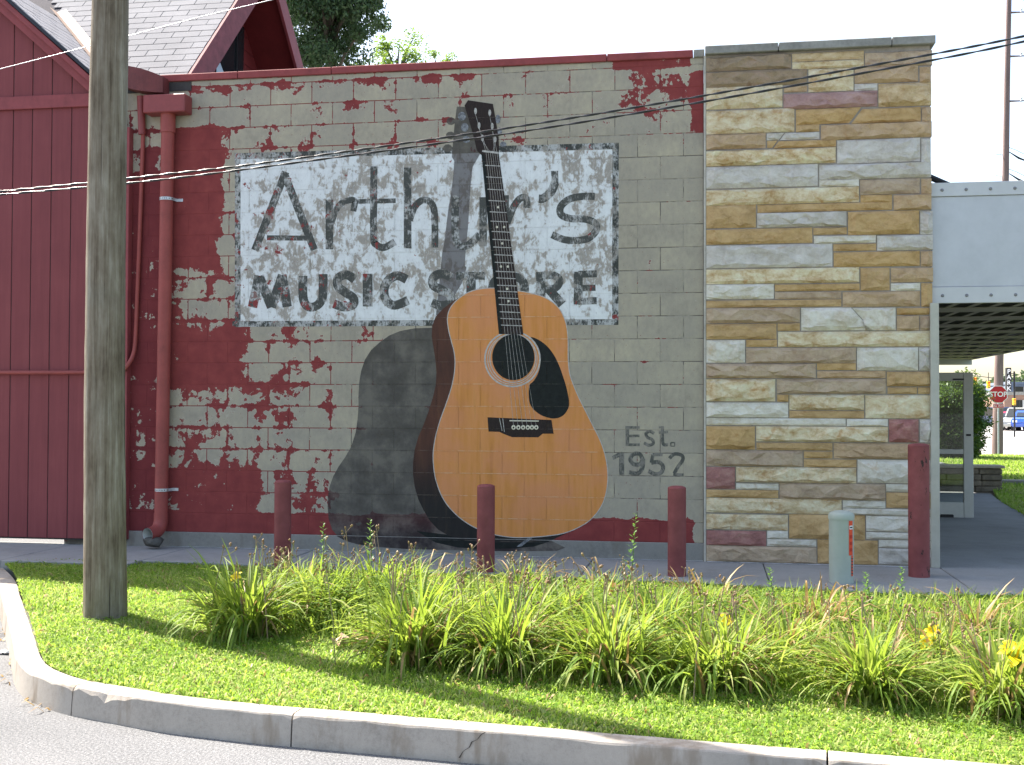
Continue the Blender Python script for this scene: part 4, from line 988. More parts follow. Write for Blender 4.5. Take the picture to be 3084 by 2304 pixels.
for a, c in zip(bx[1:-1], bx[1:-1]):
    child(G().prism([(a-0.012, 0.08), (a+0.012, 0.08), (a+0.012, roof_z(a+0.012)-0.12), (a-0.012, roof_z(a-0.012)-0.12)], 'y', SY+0.008, SY+0.02).obj('board_groove', M['deck']), shed)
child(G().box((SHR-0.058, SY-0.022, 0.075), (SHR, 0.0, 4.02)).obj('corner_board', M['trim'], bevel=0.004), shed)
child(G().box((-4.32, SY-0.028, 4.235), (-1.12, SY-0.002, 4.362)).obj('trim_board', M['trim'], bevel=0.004), shed)
lo0, lo1 = onY(0, 35, -0.14), onY(275, 280, -0.14)
drop = rake_z(lo0[0])-lo0[2]
XE = -1.10
child(G().prism([(RIDGE_X, rake_z(RIDGE_X)), (XE, rake_z(XE)), (XE, rake_z(XE)-drop), (RIDGE_X, rake_z(RIDGE_X)-drop)], 'y', -0.14, -0.105).obj('rake_board', M['trim'], bevel=0.004), shed)
child(G().prism([(RIDGE_X, rake_z(RIDGE_X)+0.035), (XE, rake_z(XE)+0.035), (XE, rake_z(XE)-0.035), (RIDGE_X, rake_z(RIDGE_X)-0.035)], 'y', -0.19, -0.141).obj('rake_board', M['trim'], bevel=0.004), shed)
child(G().prism([(2*RIDGE_X-XE, rake_z(XE)), (RIDGE_X, rake_z(RIDGE_X)), (RIDGE_X, rake_z(RIDGE_X)-drop), (2*RIDGE_X-XE, rake_z(XE)-drop)], 'y', -0.14, -0.105).obj('rake_board', M['trim'], bevel=0.004), shed)
child(G().prism([(RIDGE_X, rake_z(RIDGE_X)+0.075), (XE+0.02, rake_z(XE)+0.075), (XE+0.02, rake_z(XE)+0.038), (RIDGE_X, rake_z(RIDGE_X)+0.038)], 'y', -0.215, -0.15).obj('drip_edge', M['dripedge']), shed)
# cross gable: ridge along X
GX, GY0, GZ0, AY, AZ = -0.591, 0.35, 4.631, 2.455, 6.717
EY = 0.10; EZ = GZ0-(GY0-EY)*0.9905
r1z = lambda x: rake_z(x)+0.078
# valley: points where both planes meet
def valley_x(yv):
    z = EZ+(yv-EY)*0.9905; return rk0[0]+(z-0.078-rk0[2])/sl1
VTOP = EY+(r1z(RIDGE_X)-EZ)/0.9905
roofA = child(empty('front_gable_roof', (-2.0, 0.5, 5.0)), shed)
g = G(); g.add([(RIDGE_X, -0.21, r1z(RIDGE_X)), (XE+0.02, -0.21, r1z(XE+0.02)), (XE+0.02, EY, r1z(XE+0.02)), (valley_x(EY), EY, r1z(valley_x(EY))), (RIDGE_X, VTOP, r1z(RIDGE_X))], [(0, 1, 2, 3, 4)])
g.add([(2*RIDGE_X-XE, -0.21, r1z(XE)), (RIDGE_X, -0.21, r1z(RIDGE_X)-0.004), (RIDGE_X, 6, r1z(RIDGE_X)-0.004), (2*RIDGE_X-XE, 6, r1z(XE))], [(0, 1, 2, 3)])
child(g.obj('roof_deck', M['underlay']), roofA)
roofB = child(empty('cross_gable_roof', (-1.5, 2.4, 6.0)), shed)
g = G(); T = 0.14
g.prism([(EY, EZ), (AY, AZ), (2*AY-EY, EZ), (2*AY-EY, EZ-T*1.2), (AY, AZ-T*1.4), (EY, EZ-T*1.2)], 'x', -4.6, GX-0.004)
child(g.obj('roof_deck', M['underlay']), roofB)
# shingle tabs
TABW, EXP = 0.305, 0.127
tab = bpy.data.meshes.new('shingle')
tb = G().box((0.004, 0.0, 0.0), (TABW-0.004, EXP-0.011, 0.009)); tab_me = tb.me('shingle'); tab_me.materials.append(M['shingle'])
tabb_me = tb.me('shingle'); tabb_me.materials.append(M['shingle_b'])
sdir = Vector((0, 1, 0.9905)).normalized(); snrm = Vector((0, -0.9905, 1)).normalized()
rotB = Matrix((Vector((1, 0, 0)), sdir, snrm)).transposed().to_euler()
nrow = int(math.hypot(AY-EY, AZ-EZ)/EXP); cnt = 0
srg = random.Random(9)
for r in range(nrow):
    base = Vector((0, EY, EZ))+sdir*(r*EXP)
    off = (r % 2)*TABW*0.5
    xv = valley_x(base.y+0.06)+0.10; x = GX - off
    while x > max(xv, -3.0) and r < 19:
        x0 = x-TABW
        sx = 1.0
        if x0 < xv: sx = max(0.15, (x-xv)/TABW); x0 = x-TABW*sx
        o = link('shingle', tab_me, None, None, base+Vector((x0, 0, 0))+snrm*(0.004+srg.uniform(0, 0.002)), rotB); o.scale = (sx, 1, 1); child(o, roofB); cnt += 1
        x -= TABW
    if off: 
        o = link('shingle', tab_me, None, None, base+Vector((GX-off, 0, 0))+snrm*0.005, rotB); o.scale = (0.48, 1, 1); child(o, roofB)
# shingles of the front gable's right slope (courses run back along Y)
d1 = Vector((-1, 0, -sl1)).normalized(); n1 = Vector((-sl1, 0, 1)).normalized()
rotA = Matrix((Vector((0, 1, 0)), d1, Vector((0, 1, 0)).cross(d1))).transposed()
rotA = rotA.to_euler()
L1 = math.hypot(RIDGE_X-XE, (RIDGE_X-XE)*sl1); nr = int(L1/EXP)
for r in range(nr):
    base = Vector((XE+0.02, 0, r1z(XE+0.02)))+d1*(r*EXP)
    vy = EY+(base.z+0.05-EZ)/0.9905-0.10; yy = -0.215+((r % 2)*TABW*0.5 if r % 2 else 0); first = True
    if r % 2:
        o = link('shingle', tabb_me, None, None, (base.x, -0.215, base.z), rotA); o.location = Vector(o.location)+n1*0.004; o.scale = (0.48, 1, 1); child(o, roofA)
    while yy < vy-0.03:
        sx = min(1.0, (vy-yy)/TABW)
        o = link('shingle', tabb_me, None, None, (base.x, yy, base.z), rotA); o.location = Vector(o.location)+n1*(0.004+srg.uniform(0, 0.002)); o.scale = (sx, 1, 1); child(o, roofA); yy += TABW
# valley flashing
va = Vector((valley_x(EY), EY, EZ)); vb = Vector((RIDGE_X-0.05, VTOP+0.05, r1z(RIDGE_X)+0.05)); dv = (vb-va).normalized()
sA = n1.cross(dv).normalized(); sB = snrm.cross(dv).normalized()
wa = 0.11
pa = sA if sA.x > 0 else -sA; pb_ = sB if sB.x > 0 else -sB
pa = -n1.cross(dv) if (n1.cross(dv)).y > 0 else n1.cross(dv)
q0, q1 = va+n1*0.016, vb+n1*0.016; r0, r1 = va+snrm*0.016, vb+snrm*0.016
sbv = snrm.cross(dv); sbv = sbv if sbv.x > 0 else -sbv
child(G().add([q0, q1, q1+pa.normalized()*wa, q0+pa.normalized()*wa, r0, r1, r1+sbv.normalized()*wa, r0+sbv.normalized()*wa, va+Vector((0, 0, 0.022)), vb+Vector((0, 0, 0.022))], [(8, 9, 2, 3), (8, 9, 6, 7)]).obj('valley_flashing', M['flash']), roofA)
# rakes of the cross gable and its end wall
def xprism(poly, x0, x1, name, mat, par): return child(G().prism(poly, 'x', x0, x1).obj(name, mat, bevel=0.004), par)
RB = 0.36   # vertical depth of the rake boards
xprism([(EY, EZ+0.012), (AY, AZ+0.012), (AY, AZ-RB), (EY, EZ-RB)], GX-0.002, GX+0.035, 'rake_board', M['rake'], roofB)
xprism([(AY+0.001, AZ+0.012), (2*AY-EY, EZ+0.012), (2*AY-EY, EZ-0.30), (AY+0.001, AZ-0.30)], GX-0.002, GX+0.035, 'rake_board', M['trim'], roofB)
GW = GX-0.52
n_cl = 12
for i in range(n_cl):       # clapboards of the end wall
    z0 = 4.35+i*0.17; z1 = z0+0.165
    yl = lambda z: EY+(z-EZ+T*1.25)/0.9905
    a0, a1 = yl(z0), yl(z1); c0, c1 = 2*AY-a0, 2*AY-a1
    if a0 >= c0: break
    if a1 >= c1: a1 = c1 = AY
    xprism([(a0, z0), (c0, z0), (c1, z1), (a1, z1)] if a1 != c1 else [(a0, z0), (c0, z0), (AY, z1)], GW-0.03, GW, 'clapboard', M['soffit'], roofB)
child(G().add([(GX-0.01, AY, AZ-T*1.45), (GW, AY, AZ-T*1.45), (GW, 2*AY-EY, EZ-T*1.25), (GX-0.01, 2*AY-EY, EZ-T*1.25)], [(0, 1, 2, 3)]).obj('soffit', M['soffit']), roofB)
wp = [onX(500+a_/2.4578, b_/2.4578, GW+0.02) for a_, b_ in [(540, 172), (582, 203), (572, 600), (372, 600), (378, 400)]]
wn_ = xprism([(p[1], p[2]) for p in wp], GW+0.002, GW+0.02, 'window', M['darkglass'], roofB)
setp(wn_, label='dark louvred window in the gable end')
wq = [onX(500+a_/2.4578, b_/2.4578, GW+0.024) for a_, b_ in [(378, 404), (436, 560), (372, 560)]]
xprism([(p[1], p[2]) for p in wq], GW+0.021, GW+0.026, 'window_pane', M['skyglass'], roofB)
ws = [onX(500+a_/2.4578, b_/2.4578, GW+0.03) for a_, b_ in [(526, 195), (532, 600)]]
child(G().box((GW+0.021, ws[0][1]-0.012, ws[1][2]), (GW+0.034, ws[0][1]+0.012, ws[0][2])).obj('window_bar', M['black']), roofB)
# conduit: down the corner, round onto the shed front
cpx = [(431, 402, -0.030), (428, 500, -0.030), (421, 700, -0.030), (413, 900, -0.030), (408, 1020, -0.035), (402, 1065, -0.055), (388, 1095, -0.095), (370, 1116, -0.105), (340, 1121, -0.105), (150, 1122, -0.105), (-60, 1122, -0.105)]
pts = [tuple(onY(*q)) for q in cpx]
cdt = child(G().tube([tuple(p) for p in catmull(pts, 4)], 0.020, 10).obj('conduit', M['redpaint'], smooth=True), shed)
child(G().tube([tuple(onY(424, 290, -0.05)), tuple(onY(428, 405, -0.04))], 0.036, 10).obj('conduit_head', M['redbox'], smooth=True), shed)

# ================================================================== STREET FURNITURE
# wooden utility pole on the lawn
POLE_Y = -3.29
prof = [(-0.06, 259, 377, 1900), (0, 259, 377, 1850), (0, 260.5, 372, 1500), (0, 261, 370, 1200), (0, 268, 372, 700), (0, 275, 378, 300), (0, 284, 382, 0), (0, 291, 387, -400), (0, 300, 392, -1200)]
ctr = []; rad = []
for _, xl, xr, py in prof:
    l, r = onY(xl, py, POLE_Y), onY(xr, py, POLE_Y); ctr.append(((l[0]+r[0])/2, POLE_Y, (l[2]+r[2])/2)); rad.append((r[0]-l[0])/2)
ctr2 = interp(ctr, 60); zs = [c[2] for c in ctr][::1]; rad2 = np.interp(ctr2[:, 2], zs, rad)
bpos = Vector(ctr2[0])
g = G(); NP = 28; prn = np.random.default_rng(2); ph = prn.random(6)*6.28
vv = []
for i, (c, r) in enumerate(zip(ctr2, rad2)):
    for k in range(NP):
        a = 2*math.pi*k/NP
        rr = r*(1+0.012*math.sin(3*a+ph[0]+i*0.02)+0.008*math.sin(7*a+ph[1]+i*0.05)+0.004*prn.normal())
        if k == 20 or k == 22: rr -= 0.006*(1+math.sin(i*0.3+k))/2
        vv.append((c[0]-bpos.x+rr*math.cos(a), c[1]-bpos.y+rr*math.sin(a), c[2]-bpos.z))
g.v = vv; m = len(ctr2)
g.f = [(i*NP+k, i*NP+(k+1) % NP, (i+1)*NP+(k+1) % NP, (i+1)*NP+k) for i in range(m-1) for k in range(NP)]+[tuple(range(NP)), tuple((m-1)*NP+k for k in range(NP))]
g.mi = [0]*len(g.f)
g.obj('utility_pole', M['pole'], None, smooth=True, loc=bpos, label='weathered grey wooden utility pole standing in the lawn by the curb', cat='utility pole')

# overhead cables
def cable(name, px, Y, rad, mat, label, twist=0):
    pts = [tuple(onY(x, y, Y)) for x, y in px]
    p = np.array(catmull(pts, 40 if twist else 12))
    d0 = p[0]-p[3]; d1_ = p[-1]-p[-4]
    p = np.vstack([p[0]+d0/np.linalg.norm(d0)*3, p, p[-1]+d1_/np.linalg.norm(d1_)*3])
    g = G()
    if twist:
        s = np.r_[0, np.cumsum(np.linalg.norm(np.diff(p, axis=0), axis=1))]; q = np.linspace(0, s[-1], int(s[-1]/0.03))
        c = np.stack([np.interp(q, s, p[:, i]) for i in range(3)], 1)
        for ph_ in (0, math.pi):
            h = c + np.stack([0*q, np.cos(q*twist+ph_)*rad*0.9, np.sin(q*twist+ph_)*rad*0.9], 1)
            g.tube(h, rad, 9)
    else: g.tube(p, rad, 9)
    return g.obj(name, mat, None, smooth=True, label=label, cat='cable')
cable('overhead_cable', [(-20, 579), (269, 550), (486, 526), (800, 490), (1500, 390), (2100, 291.5), (2820, 161), (3084, 109)], -2.0, 0.0048, M['wireblack'], 'upper of two black twisted cables strung across the mural wall', 20)
cable('overhead_cable', [(-20, 588), (269, 563), (374, 553), (700, 515), (1500, 406.5), (2100, 309.5), (2820, 179), (3084, 125)], -1.9, 0.0048, M['wireblack'], 'lower of two black twisted cables strung across the mural wall', 14)
cable('overhead_wire', [(-20, 213), (280, 136), (382, 109), (600, 52), (800, 4), (1000, -45)], -1.6, 0.0034, M['wirealu'], 'single pale bare wire slanting up past the shed roof')

# steel bollards
def bollard(px, ptop, Y, r, mat, label, cap=True):
    b = onY(px, 1700, Y); t = onY(px, ptop, Y); h = t[2]
    e = empty('bollard', (b[0], Y, 0.0), label=label, cat='bollard', group='red steel bollards in front of the store')
    o = G().lathe([(r, -0.06), (r, h-0.012)], 24).obj('pipe', mat, e, smooth=False); auto_smooth(o)
    o = G().lathe([(r*0.99, h-0.0118), (r, h-0.003), (r*0.9, h+0.004), (r*0.6, h+0.012), (r*0.05, h+0.015)], 24).obj('cap', mat, e, smooth=True)
    return e
bollard(850.5, 1450, -1.0, 0.071, M['bollard'], 'red bollard in front of the painted guitar shadow')
bollard(1463, 1463, -1.0, 0.073, M['bollard'], 'red bollard in front of the orange guitar body')
bollard(2038.5, 1468, -0.95, 0.073, M['bollard'], 'red bollard below the painted date')
bollard(2768, 1340, -0.62, 0.083, M['bollard_worn'], 'taller chipped red bollard beside the corner column')

# cable pedestal
e = empty('cable_pedestal', (onY(2534, 1700, -1.05)[0], -1.05, -0.02), label='pale green round cable pedestal with orange tag beside the sidewalk', cat='pedestal')
hp = onY(2534, 1552, -1.05)[2]+0.02
G().lathe([(0.094, -0.05), (0.094, hp)], 28).obj('housing', M['pedestal'], e, smooth=False)
auto_smooth(bpy.data.objects['housing'])
o = G().lathe([(0.098, hp-0.03), (0.100, hp+0.002), (0.088, hp+0.022), (0.05, hp+0.036), (0.004, hp+0.042)], 28).obj('cap', M['pedestal'], e, smooth=True); auto_smooth(o, 50)
def arc_sheet(r, a0, a1, z0, z1, name, mat, par, n=6):
    v = [(r*math.cos(a0+(a1-a0)*i/n), r*math.sin(a0+(a1-a0)*i/n), z) for z in (z0, z1) for i in range(n+1)]
    me = bpy.data.meshes.new(name); me.from_pydata(v, [], [(i, i+1, n+2+i, n+1+i) for i in range(n)]); return link(name, me, mat, par)
A0, A1 = math.radians(-60), math.radians(-35)
tg_ = arc_sheet(0.0955, A0, A1, hp-0.30, hp-0.035, 'warning_tag', M['tag'], e)
arc_sheet(0.0962, A0+0.06, A1-0.02, hp-0.100, hp-0.072, 'tag_label', M['white'], tg_)
arc_sheet(0.0968, A0+0.10, A1-0.06, hp-0.092, hp-0.080, 'tag_print', M['black'], tg_)
tg2 = arc_sheet(0.0955, math.radians(-46), A1+0.05, hp-0.46, hp-0.302, 'warning_tag', M['tag'], e)
for i in range(6): arc_sheet(0.0963, math.radians(-45), A1+0.02, hp-0.445+i*0.023, hp-0.436+i*0.023, 'tag_print', M['black'], tg2)
for i in range(3): arc_sheet(0.0963, A0+0.08, A1-0.04, hp-0.27+i*0.05, hp-0.245+i*0.05, 'tag_print', simple('dark_orange_print', (0.45, 0.03, 0.015), 0.6, 0.05, bump=0), tg_)

# rubble stone under the downpipe
def rock(name, loc, sx, sy, sz, mat, seed, label, cat):
    bm = bmesh.new(); bmesh.ops.create_icosphere(bm, subdivisions=3, radius=1.0); r = np.random.default_rng(seed)
    ax = r.normal(size=(9, 3)); ax /= np.linalg.norm(ax, axis=1)[:, None]; lim = r.uniform(0.62, 0.95, 9)
    for v in bm.verts:
        p = np.array(v.co)
        for a_, l in zip(ax, lim):
            dd = p@a_
            if dd > l: p = p - a_*(dd-l)*0.85
        p += r.normal(0, 0.02, 3); v.co = (p[0]*sx, p[1]*sy, p[2]*sz)
    me = bpy.data.meshes.new(name); bm.to_mesh(me); bm.free()
    return link(name, me, mat, None, loc, label=label, cat=cat)
rp = onY(462, 1622, -0.2)
rock('rubble_stone', (rp[0], -0.20, 0.075), 0.115, 0.09, 0.055, M['rock'], 3, 'dark lump of rubble under the downpipe outlet', 'stone')

# ================================================================== LAWN GRASS
def blades(P, zf, lmin, lmax, wmin, wmax, lean, seed):
    r = np.random.default_rng(seed); n = len(P)
    L = r.uniform(lmin, lmax, n); W = r.uniform(wmin, wmax, n); a = r.uniform(0, 2*np.pi, n); ln = r.uniform(0.15, 1.0, n)*lean
    d = np.stack([np.cos(a), np.sin(a)], 1); s = np.stack([-np.sin(a+r.normal(0, 0.6, n)), np.cos(a+r.normal(0, 0.6, n))], 1)
    z = zf(P)
    b = np.stack([P[:, 0], P[:, 1], z-0.004], 1)
    def off(k, h): return b + np.concatenate([d*(L*k*ln)[:, None], (L*h)[:, None]*np.ones((n, 1))], 1)
    up1 = np.sqrt(np.clip(1-(ln*0.6)**2, 0.1, 1)); 
    mid = off(0.38, 0.52); tip = off(0.95, 0.0); tip[:, 2] = b[:, 2]+L*np.clip(1.0-0.62*ln, 0.15, 1)
    sv = np.concatenate([s*(W/2)[:, None], np.zeros((n, 1))], 1)
    V = np.stack([b-sv, b+sv, mid+sv*0.85, mid-sv*0.85, tip], 1).reshape(-1, 3)
    i = np.arange(n)*5
    return V, np.stack([i, i+1, i+2, i+3], 1), np.stack([i+3, i+2, i+4], 1)
def scatter(poly, density, seed, thin=None):
    r = np.random.default_rng(seed); A = np.array(poly); lo, hi = A.min(0), A.max(0)
    n = int(density*np.prod(hi-lo)); P = r.uniform(lo, hi, (n, 2)); P = P[in_poly(P, poly)]
    return P
def vnoise(P, s, seed):
    r = np.random.default_rng(seed); T = r.random((64, 64)); q = P*s; i = np.floor(q).astype(int); f = q-i; f = f*f*(3-2*f)
    g_ = lambda a, b_: T[(i[:, 0]+a) % 64, (i[:, 1]+b_) % 64]
    return (g_(0, 0)*(1-f[:, 0])+g_(1, 0)*f[:, 0])*(1-f[:, 1])+(g_(0, 1)*(1-f[:, 0])+g_(1, 1)*f[:, 0])*f[:, 1]
tzf = lambda P: -0.012-0.043*np.clip((-1.4-P[:, 1])/3.9, 0, 1)-0.006
view_poly = [p for p in lawn_poly]
P = scatter(view_poly, 7500, 1); P = P[(P[:, 0] < 10.5) & (P[:, 0] > -2.4)]
nz_ = 0.6*vnoise(P, 1.6, 3)+0.4*vnoise(P, 6.0, 4)
keep = np.random.default_rng(8).random(len(P)) < 0.45+0.75*nz_
P = P[keep]; near = np.random.default_rng(9).random(len(P))
V, Q, T_ = blades(P, tzf, 0.020, 0.050, 0.005, 0.0100, 1.45, 5)
link('lawn_grass', np_mesh('lawn_grass', V, Q, T_), M['grass'], None, label='short sunlit green lawn inside the curb', cat='grass', kind='stuff')
# clover and broad weeds in the lawn
def discs(P, zf, smin, smax, seed, hmin=0.015, hmax=0.045):
    r = np.random.default_rng(seed); n = len(P); S_ = r.uniform(smin, smax, n); a = r.uniform(0, 6.28, n)
    h = r.uniform(hmin, hmax, n); z = zf(P)+h; t = r.normal(0, 0.35, (n, 2))
    V = []
    for k in range(5):
        an = a+k*2*np.pi/5; dx = np.cos(an)*S_; dy = np.sin(an)*S_*0.8
        V.append(np.stack([P[:, 0]+dx, P[:, 1]+dy, z+dx*t[:, 0]+dy*t[:, 1]], 1))
    V = np.stack(V, 1).reshape(-1, 3); i = np.arange(n)*5
    return V, np.stack([i, i+1, i+2, i+3], 1), np.stack([i, i+3, i+4], 1)
P2 = scatter(view_poly, 900, 6); P2 = P2[(P2[:, 0] < 10.5) & (P2[:, 0] > -2.4)]; P2 = P2[vnoise(P2, 1.1, 17) > 0.45]
V, Q, T_ = discs(P2, tzf, 0.005, 0.012, 7, 0.015, 0.035)
link('clover', np_mesh('clover', V, Q, T_), M['undergrowth'], None, label='low clover leaves scattered through the lawn', cat='clover', kind='stuff')
P3 = scatter(view_poly, 70, 16); P3 = P3[(P3[:, 0] < 8.3) & (P3[:, 0] > -2.4)]
V, Q, T_ = blades(P3, lambda P: tzf(P)+0.012, 0.02, 0.05, 0.006, 0.012, 2.2, 15)
link('dry_clippings', np_mesh('dry_clippings', V, Q, T_), M['deadleaf'], None, label='dry tan clippings lying on the lawn', cat='clippings', kind='stuff')

# ================================================================== DAYLILIES
def leaf_strip(r, L, w, a0, droop, seg=7, fold=0.25):
    """one strap leaf in the XZ plane, growing from the origin"""
    pts = [np.zeros(3)]; ang = a0
    kink = r.integers(2, seg) if r.random() < 0.30 else -1
    for i in range(seg):
        t = (i+1)/seg; ang -= droop*(0.35+1.3*t)/seg + (r.uniform(0.5, 1.2) if i == kink else 0)
        pts.append(pts[-1]+np.array([math.cos(ang), 0, math.sin(ang)])*L/seg)
    V = []; tw = r.normal(0, 0.25)
    for i, p in enumerate(pts):
        t = i/seg; ww = w*(0.65+0.5*t)*(1-t**2.6) if t < 1 else 0.0006
        ca, sa = math.cos(tw*t), math.sin(tw*t)
        V.append(p+np.array([0, ww/2*ca, ww*fold+ww/2*sa])); V.append(p+np.array([0, -ww/2*ca, ww*fold-ww/2*sa])); V.append(p)
    F = []
    for i in range(seg):
        a = i*3; F += [(a, a+2, a+5, a+3), (a+2, a+1, a+4, a+5)]
    return np.array(V), F
lr = np.random.default_rng(31)
leaf_meshes = []
for i in range(10):
    Vl, F = leaf_strip(lr, lr.uniform(0.46, 0.70), lr.uniform(0.020, 0.030), math.radians(lr.uniform(56, 84)), lr.uniform(0.9, 2.5))
    me = bpy.data.meshes.new('leaf'); me.from_pydata([tuple(q) for q in Vl], [], F); me.polygons.foreach_set('use_smooth', [True]*len(F))
    me.materials.append(M['lily'] if i else M['deadleaf']); leaf_meshes.append(me)
def foliage_mesh(seed, n, L0, L1):
    r = np.random.default_rng(seed); VV = []; FF = []; b = 0
    for i in range(n):
        up = r.random() < 0.45
        Vl, F = leaf_strip(r, r.uniform(L0, L1), r.uniform(0.015, 0.027), math.radians(r.uniform(72, 90) if up else r.uniform(55, 84)), r.uniform(0.2, 1.2) if up else r.uniform(0.7, 2.5), 6)
        a = r.uniform(0, 2*math.pi); ca, sa = math.cos(a), math.sin(a)
        R_ = np.array([[ca, -sa, 0], [sa, ca, 0], [0, 0, 1]]); rr = abs(r.normal(0, 0.085)); 
        Vl = Vl@R_.T + np.array([rr*math.cos(a+r.normal(0, .6)), rr*math.sin(a+r.normal(0, .6)), 0])
        VV.append(Vl); FF += [tuple(q+b for q in f) for f in F]; b += len(Vl)
    me = bpy.data.meshes.new('foliage'); me.from_pydata([tuple(q) for q in np.vstack(VV)], [], FF)
    me.polygons.foreach_set('use_smooth', [True]*len(FF)); me.materials.append(M['lily']); return me
fol = [foliage_mesh(50+i, 150, 0.36, 0.70) for i in range(5)]
dead = []
for i in range(2):
    me = foliage_mesh(80+i, 46, 0.15, 0.50).copy(); me.materials.clear(); me.materials.append(M['deadleaf']); dead.append(me)
pod_bm = bmesh.new(); bmesh.ops.create_icosphere(pod_bm, subdivisions=1, radius=1.0)
for v in pod_bm.verts: v.co = (v.co.x*0.0085, v.co.y*0.0085, v.co.z*0.014+0.010)
pod_me = bpy.data.meshes.new('seed_pod'); pod_bm.to_mesh(pod_me); pod_bm.free(); pod_me.materials.append(M['pod'])
stalk_me = []
stalk_tips = []
for i in range(6):
    h = lr.uniform(0.50, 0.70); ben = lr.uniform(0.03, 0.13); top_ = np.array([ben, 0, h])
    g = G(); g.tube([(0, 0, 0), (ben*0.25, 0, h*0.45), tuple(top_)], [0.0042, 0.0036, 0.0030], 5)
    tips = [top_]
    for k in range(lr.integers(2, 5)):
        q = top_*np.array([1, 1, 1])-np.array([0, 0, 0.03+0.03*k]); e2 = q+np.array([lr.normal(0, 0.03), lr.normal(0, 0.03), lr.uniform(0.03, 0.06)])
        g.tube([tuple(q), tuple(e2)], 0.0022, 4); tips.append(e2)
    me = g.me('flower_stalk'); me.materials.append(M['stalk']); stalk_me.append(me); stalk_tips.append(tips)
def petal_flower(scale):
    g = G()
    for k in range(6):
        a = k*math.pi/3; ca, sa = math.cos(a), math.sin(a); w = 0.026 if k % 2 == 0 else 0.018
        prof_ = [(0.0, 0.0, 0.004), (0.02, 0.03, w*0.8), (0.045, 0.045, w), (0.070, 0.040, w*0.7), (0.085, 0.028, 0.003)]
        v = []
        for (rr, zz, ww) in prof_:
            for sgn in (-1, 0, 1): v.append(((rr*ca-sgn*ww*sa)*scale, (rr*sa+sgn*ww*ca)*scale, (zz+(0.004 if sgn else 0))*scale))
        g.add(v, [(i*3+j, i*3+j+1, i*3+j+4, i*3+j+3) for i in range(4) for j in range(2)])
    me = g.me('flower', smooth=True); me.materials.append(M['flower']); return me
flower_me = petal_flower(0.55); flower_big = petal_flower(1.05)
clumps = [  # foot pixel, size, label tail
 (740, 1912, 1.02, 'first clump beside the wooden pole with one yellow bloom'),
 (1235, 1988, 1.05, 'clump behind the crumpled paper bag'),
 (1530, 2008, 0.98, 'clump in front of the middle of the guitar body'),
 (1850, 2036, 1.00, 'curb side clump below the painted date'),
 (2190, 2056, 0.92, 'curb side clump below the joint of block and stone wall'),
 (2620, 2088, 0.86, 'curb side clump standing before the cable pedestal'),
 (3010, 2128, 0.86, 'curb side clump with large yellow blooms by the street end'),
 (960, 1870, 0.86, 'middle row clump behind the gap next to the pole clump'),
 (1130, 1850, 0.88, 'middle row clump below the painted guitar shadow'),
 (1400, 1905, 0.86, 'middle row clump before the bollard at the guitar'),
 (1690, 1925, 0.86, 'middle row clump to the street side of the guitar bollard'),
 (1990, 1945, 0.76, 'middle row clump before the bollard at the date'),
 (2370, 1985, 0.62, 'middle row clump before the stone veneer middle'),
 (2810, 2010, 0.62, 'middle row clump with two small yellow blooms'),
 (900, 1815, 0.68, 'sidewalk side clump touching the first bollard'),
 (1250, 1820, 0.68, 'sidewalk side clump under the guitar side'),
 (1560, 1832, 0.64, 'sidewalk side clump beside the guitar bollard foot'),
 (1830, 1845, 0.58, 'sidewalk side clump against the sidewalk under the date'),
 (2120, 1865, 0.55, 'sidewalk side clump against the sidewalk at the stone edge'),
 (2460, 1900, 0.45, 'low sidewalk side clump before the pedestal'),
 (2940, 1935, 0.45, 'low sidewalk side clump before the corner column'),
]
for ci, (px, py, s, tail) in enumerate(clumps):
    s *= 0.93
    q = onZ(px, py, -0.03); q = np.array([q[0], q[1], turf_z(q[0], q[1])-0.01]); r = np.random.default_rng(200+ci)
    e = empty('daylily_clump', tuple(q), label='daylily '+tail, cat='daylily', group='daylily clumps in the lawn bed')
    o = link('foliage', fol[ci % 5], None, e, rot=(0, 0, r.uniform(0, 6.28)), kind='stuff'); o.scale = (s*1.05, s*1.05, s*r.uniform(0.92, 1.05))
    o = link('foliage', fol[(ci+2) % 5], None, e, rot=(0, 0, r.uniform(0, 6.28)), kind='stuff'); o.scale = (s*1.0, s*1.0, s*r.uniform(0.80, 0.98)); o.location = (r.uniform(-.13, .13), r.uniform(-.1, .1), 0)
    o = link('dry_foliage', dead[ci % 2], None, e, rot=(0, 0, r.uniform(0, 6.28)), kind='stuff')
    nl = 22 if ci < 7 else 10
    for k in range(nl):
        a = r.uniform(0, 6.28); me = leaf_meshes[1+r.integers(0, 9)] if r.random() > 0.06 else leaf_meshes[0]
        o = link('leaf', me, None, e, (0.07*math.cos(a), 0.07*math.sin(a), 0), (r.normal(0, 0.22), r.normal(0, 0.16), a)); sc_ = s*r.uniform(0.8, 1.08); o.scale = (sc_, sc_, sc_)
    for k in range(r.integers(8, 13)):
        i = r.integers(0, 6); a = r.uniform(0, 6.28)
        st = link('flower_stalk', stalk_me[i], None, e, (r.normal(0, 0.14), r.normal(0, 0.10), 0), (0, 0, a)); ss = s*r.uniform(0.78, 1.05); st.scale = (ss, ss, ss)
        for tp in stalk_tips[i]:
            pd = link('seed_pod', pod_me, None, st, tuple(tp), (r.normal(0, 0.5), r.normal(0, 0.5), 0)); k2 = r.uniform(0.7, 1.2); pd.scale = (k2, k2, k2)
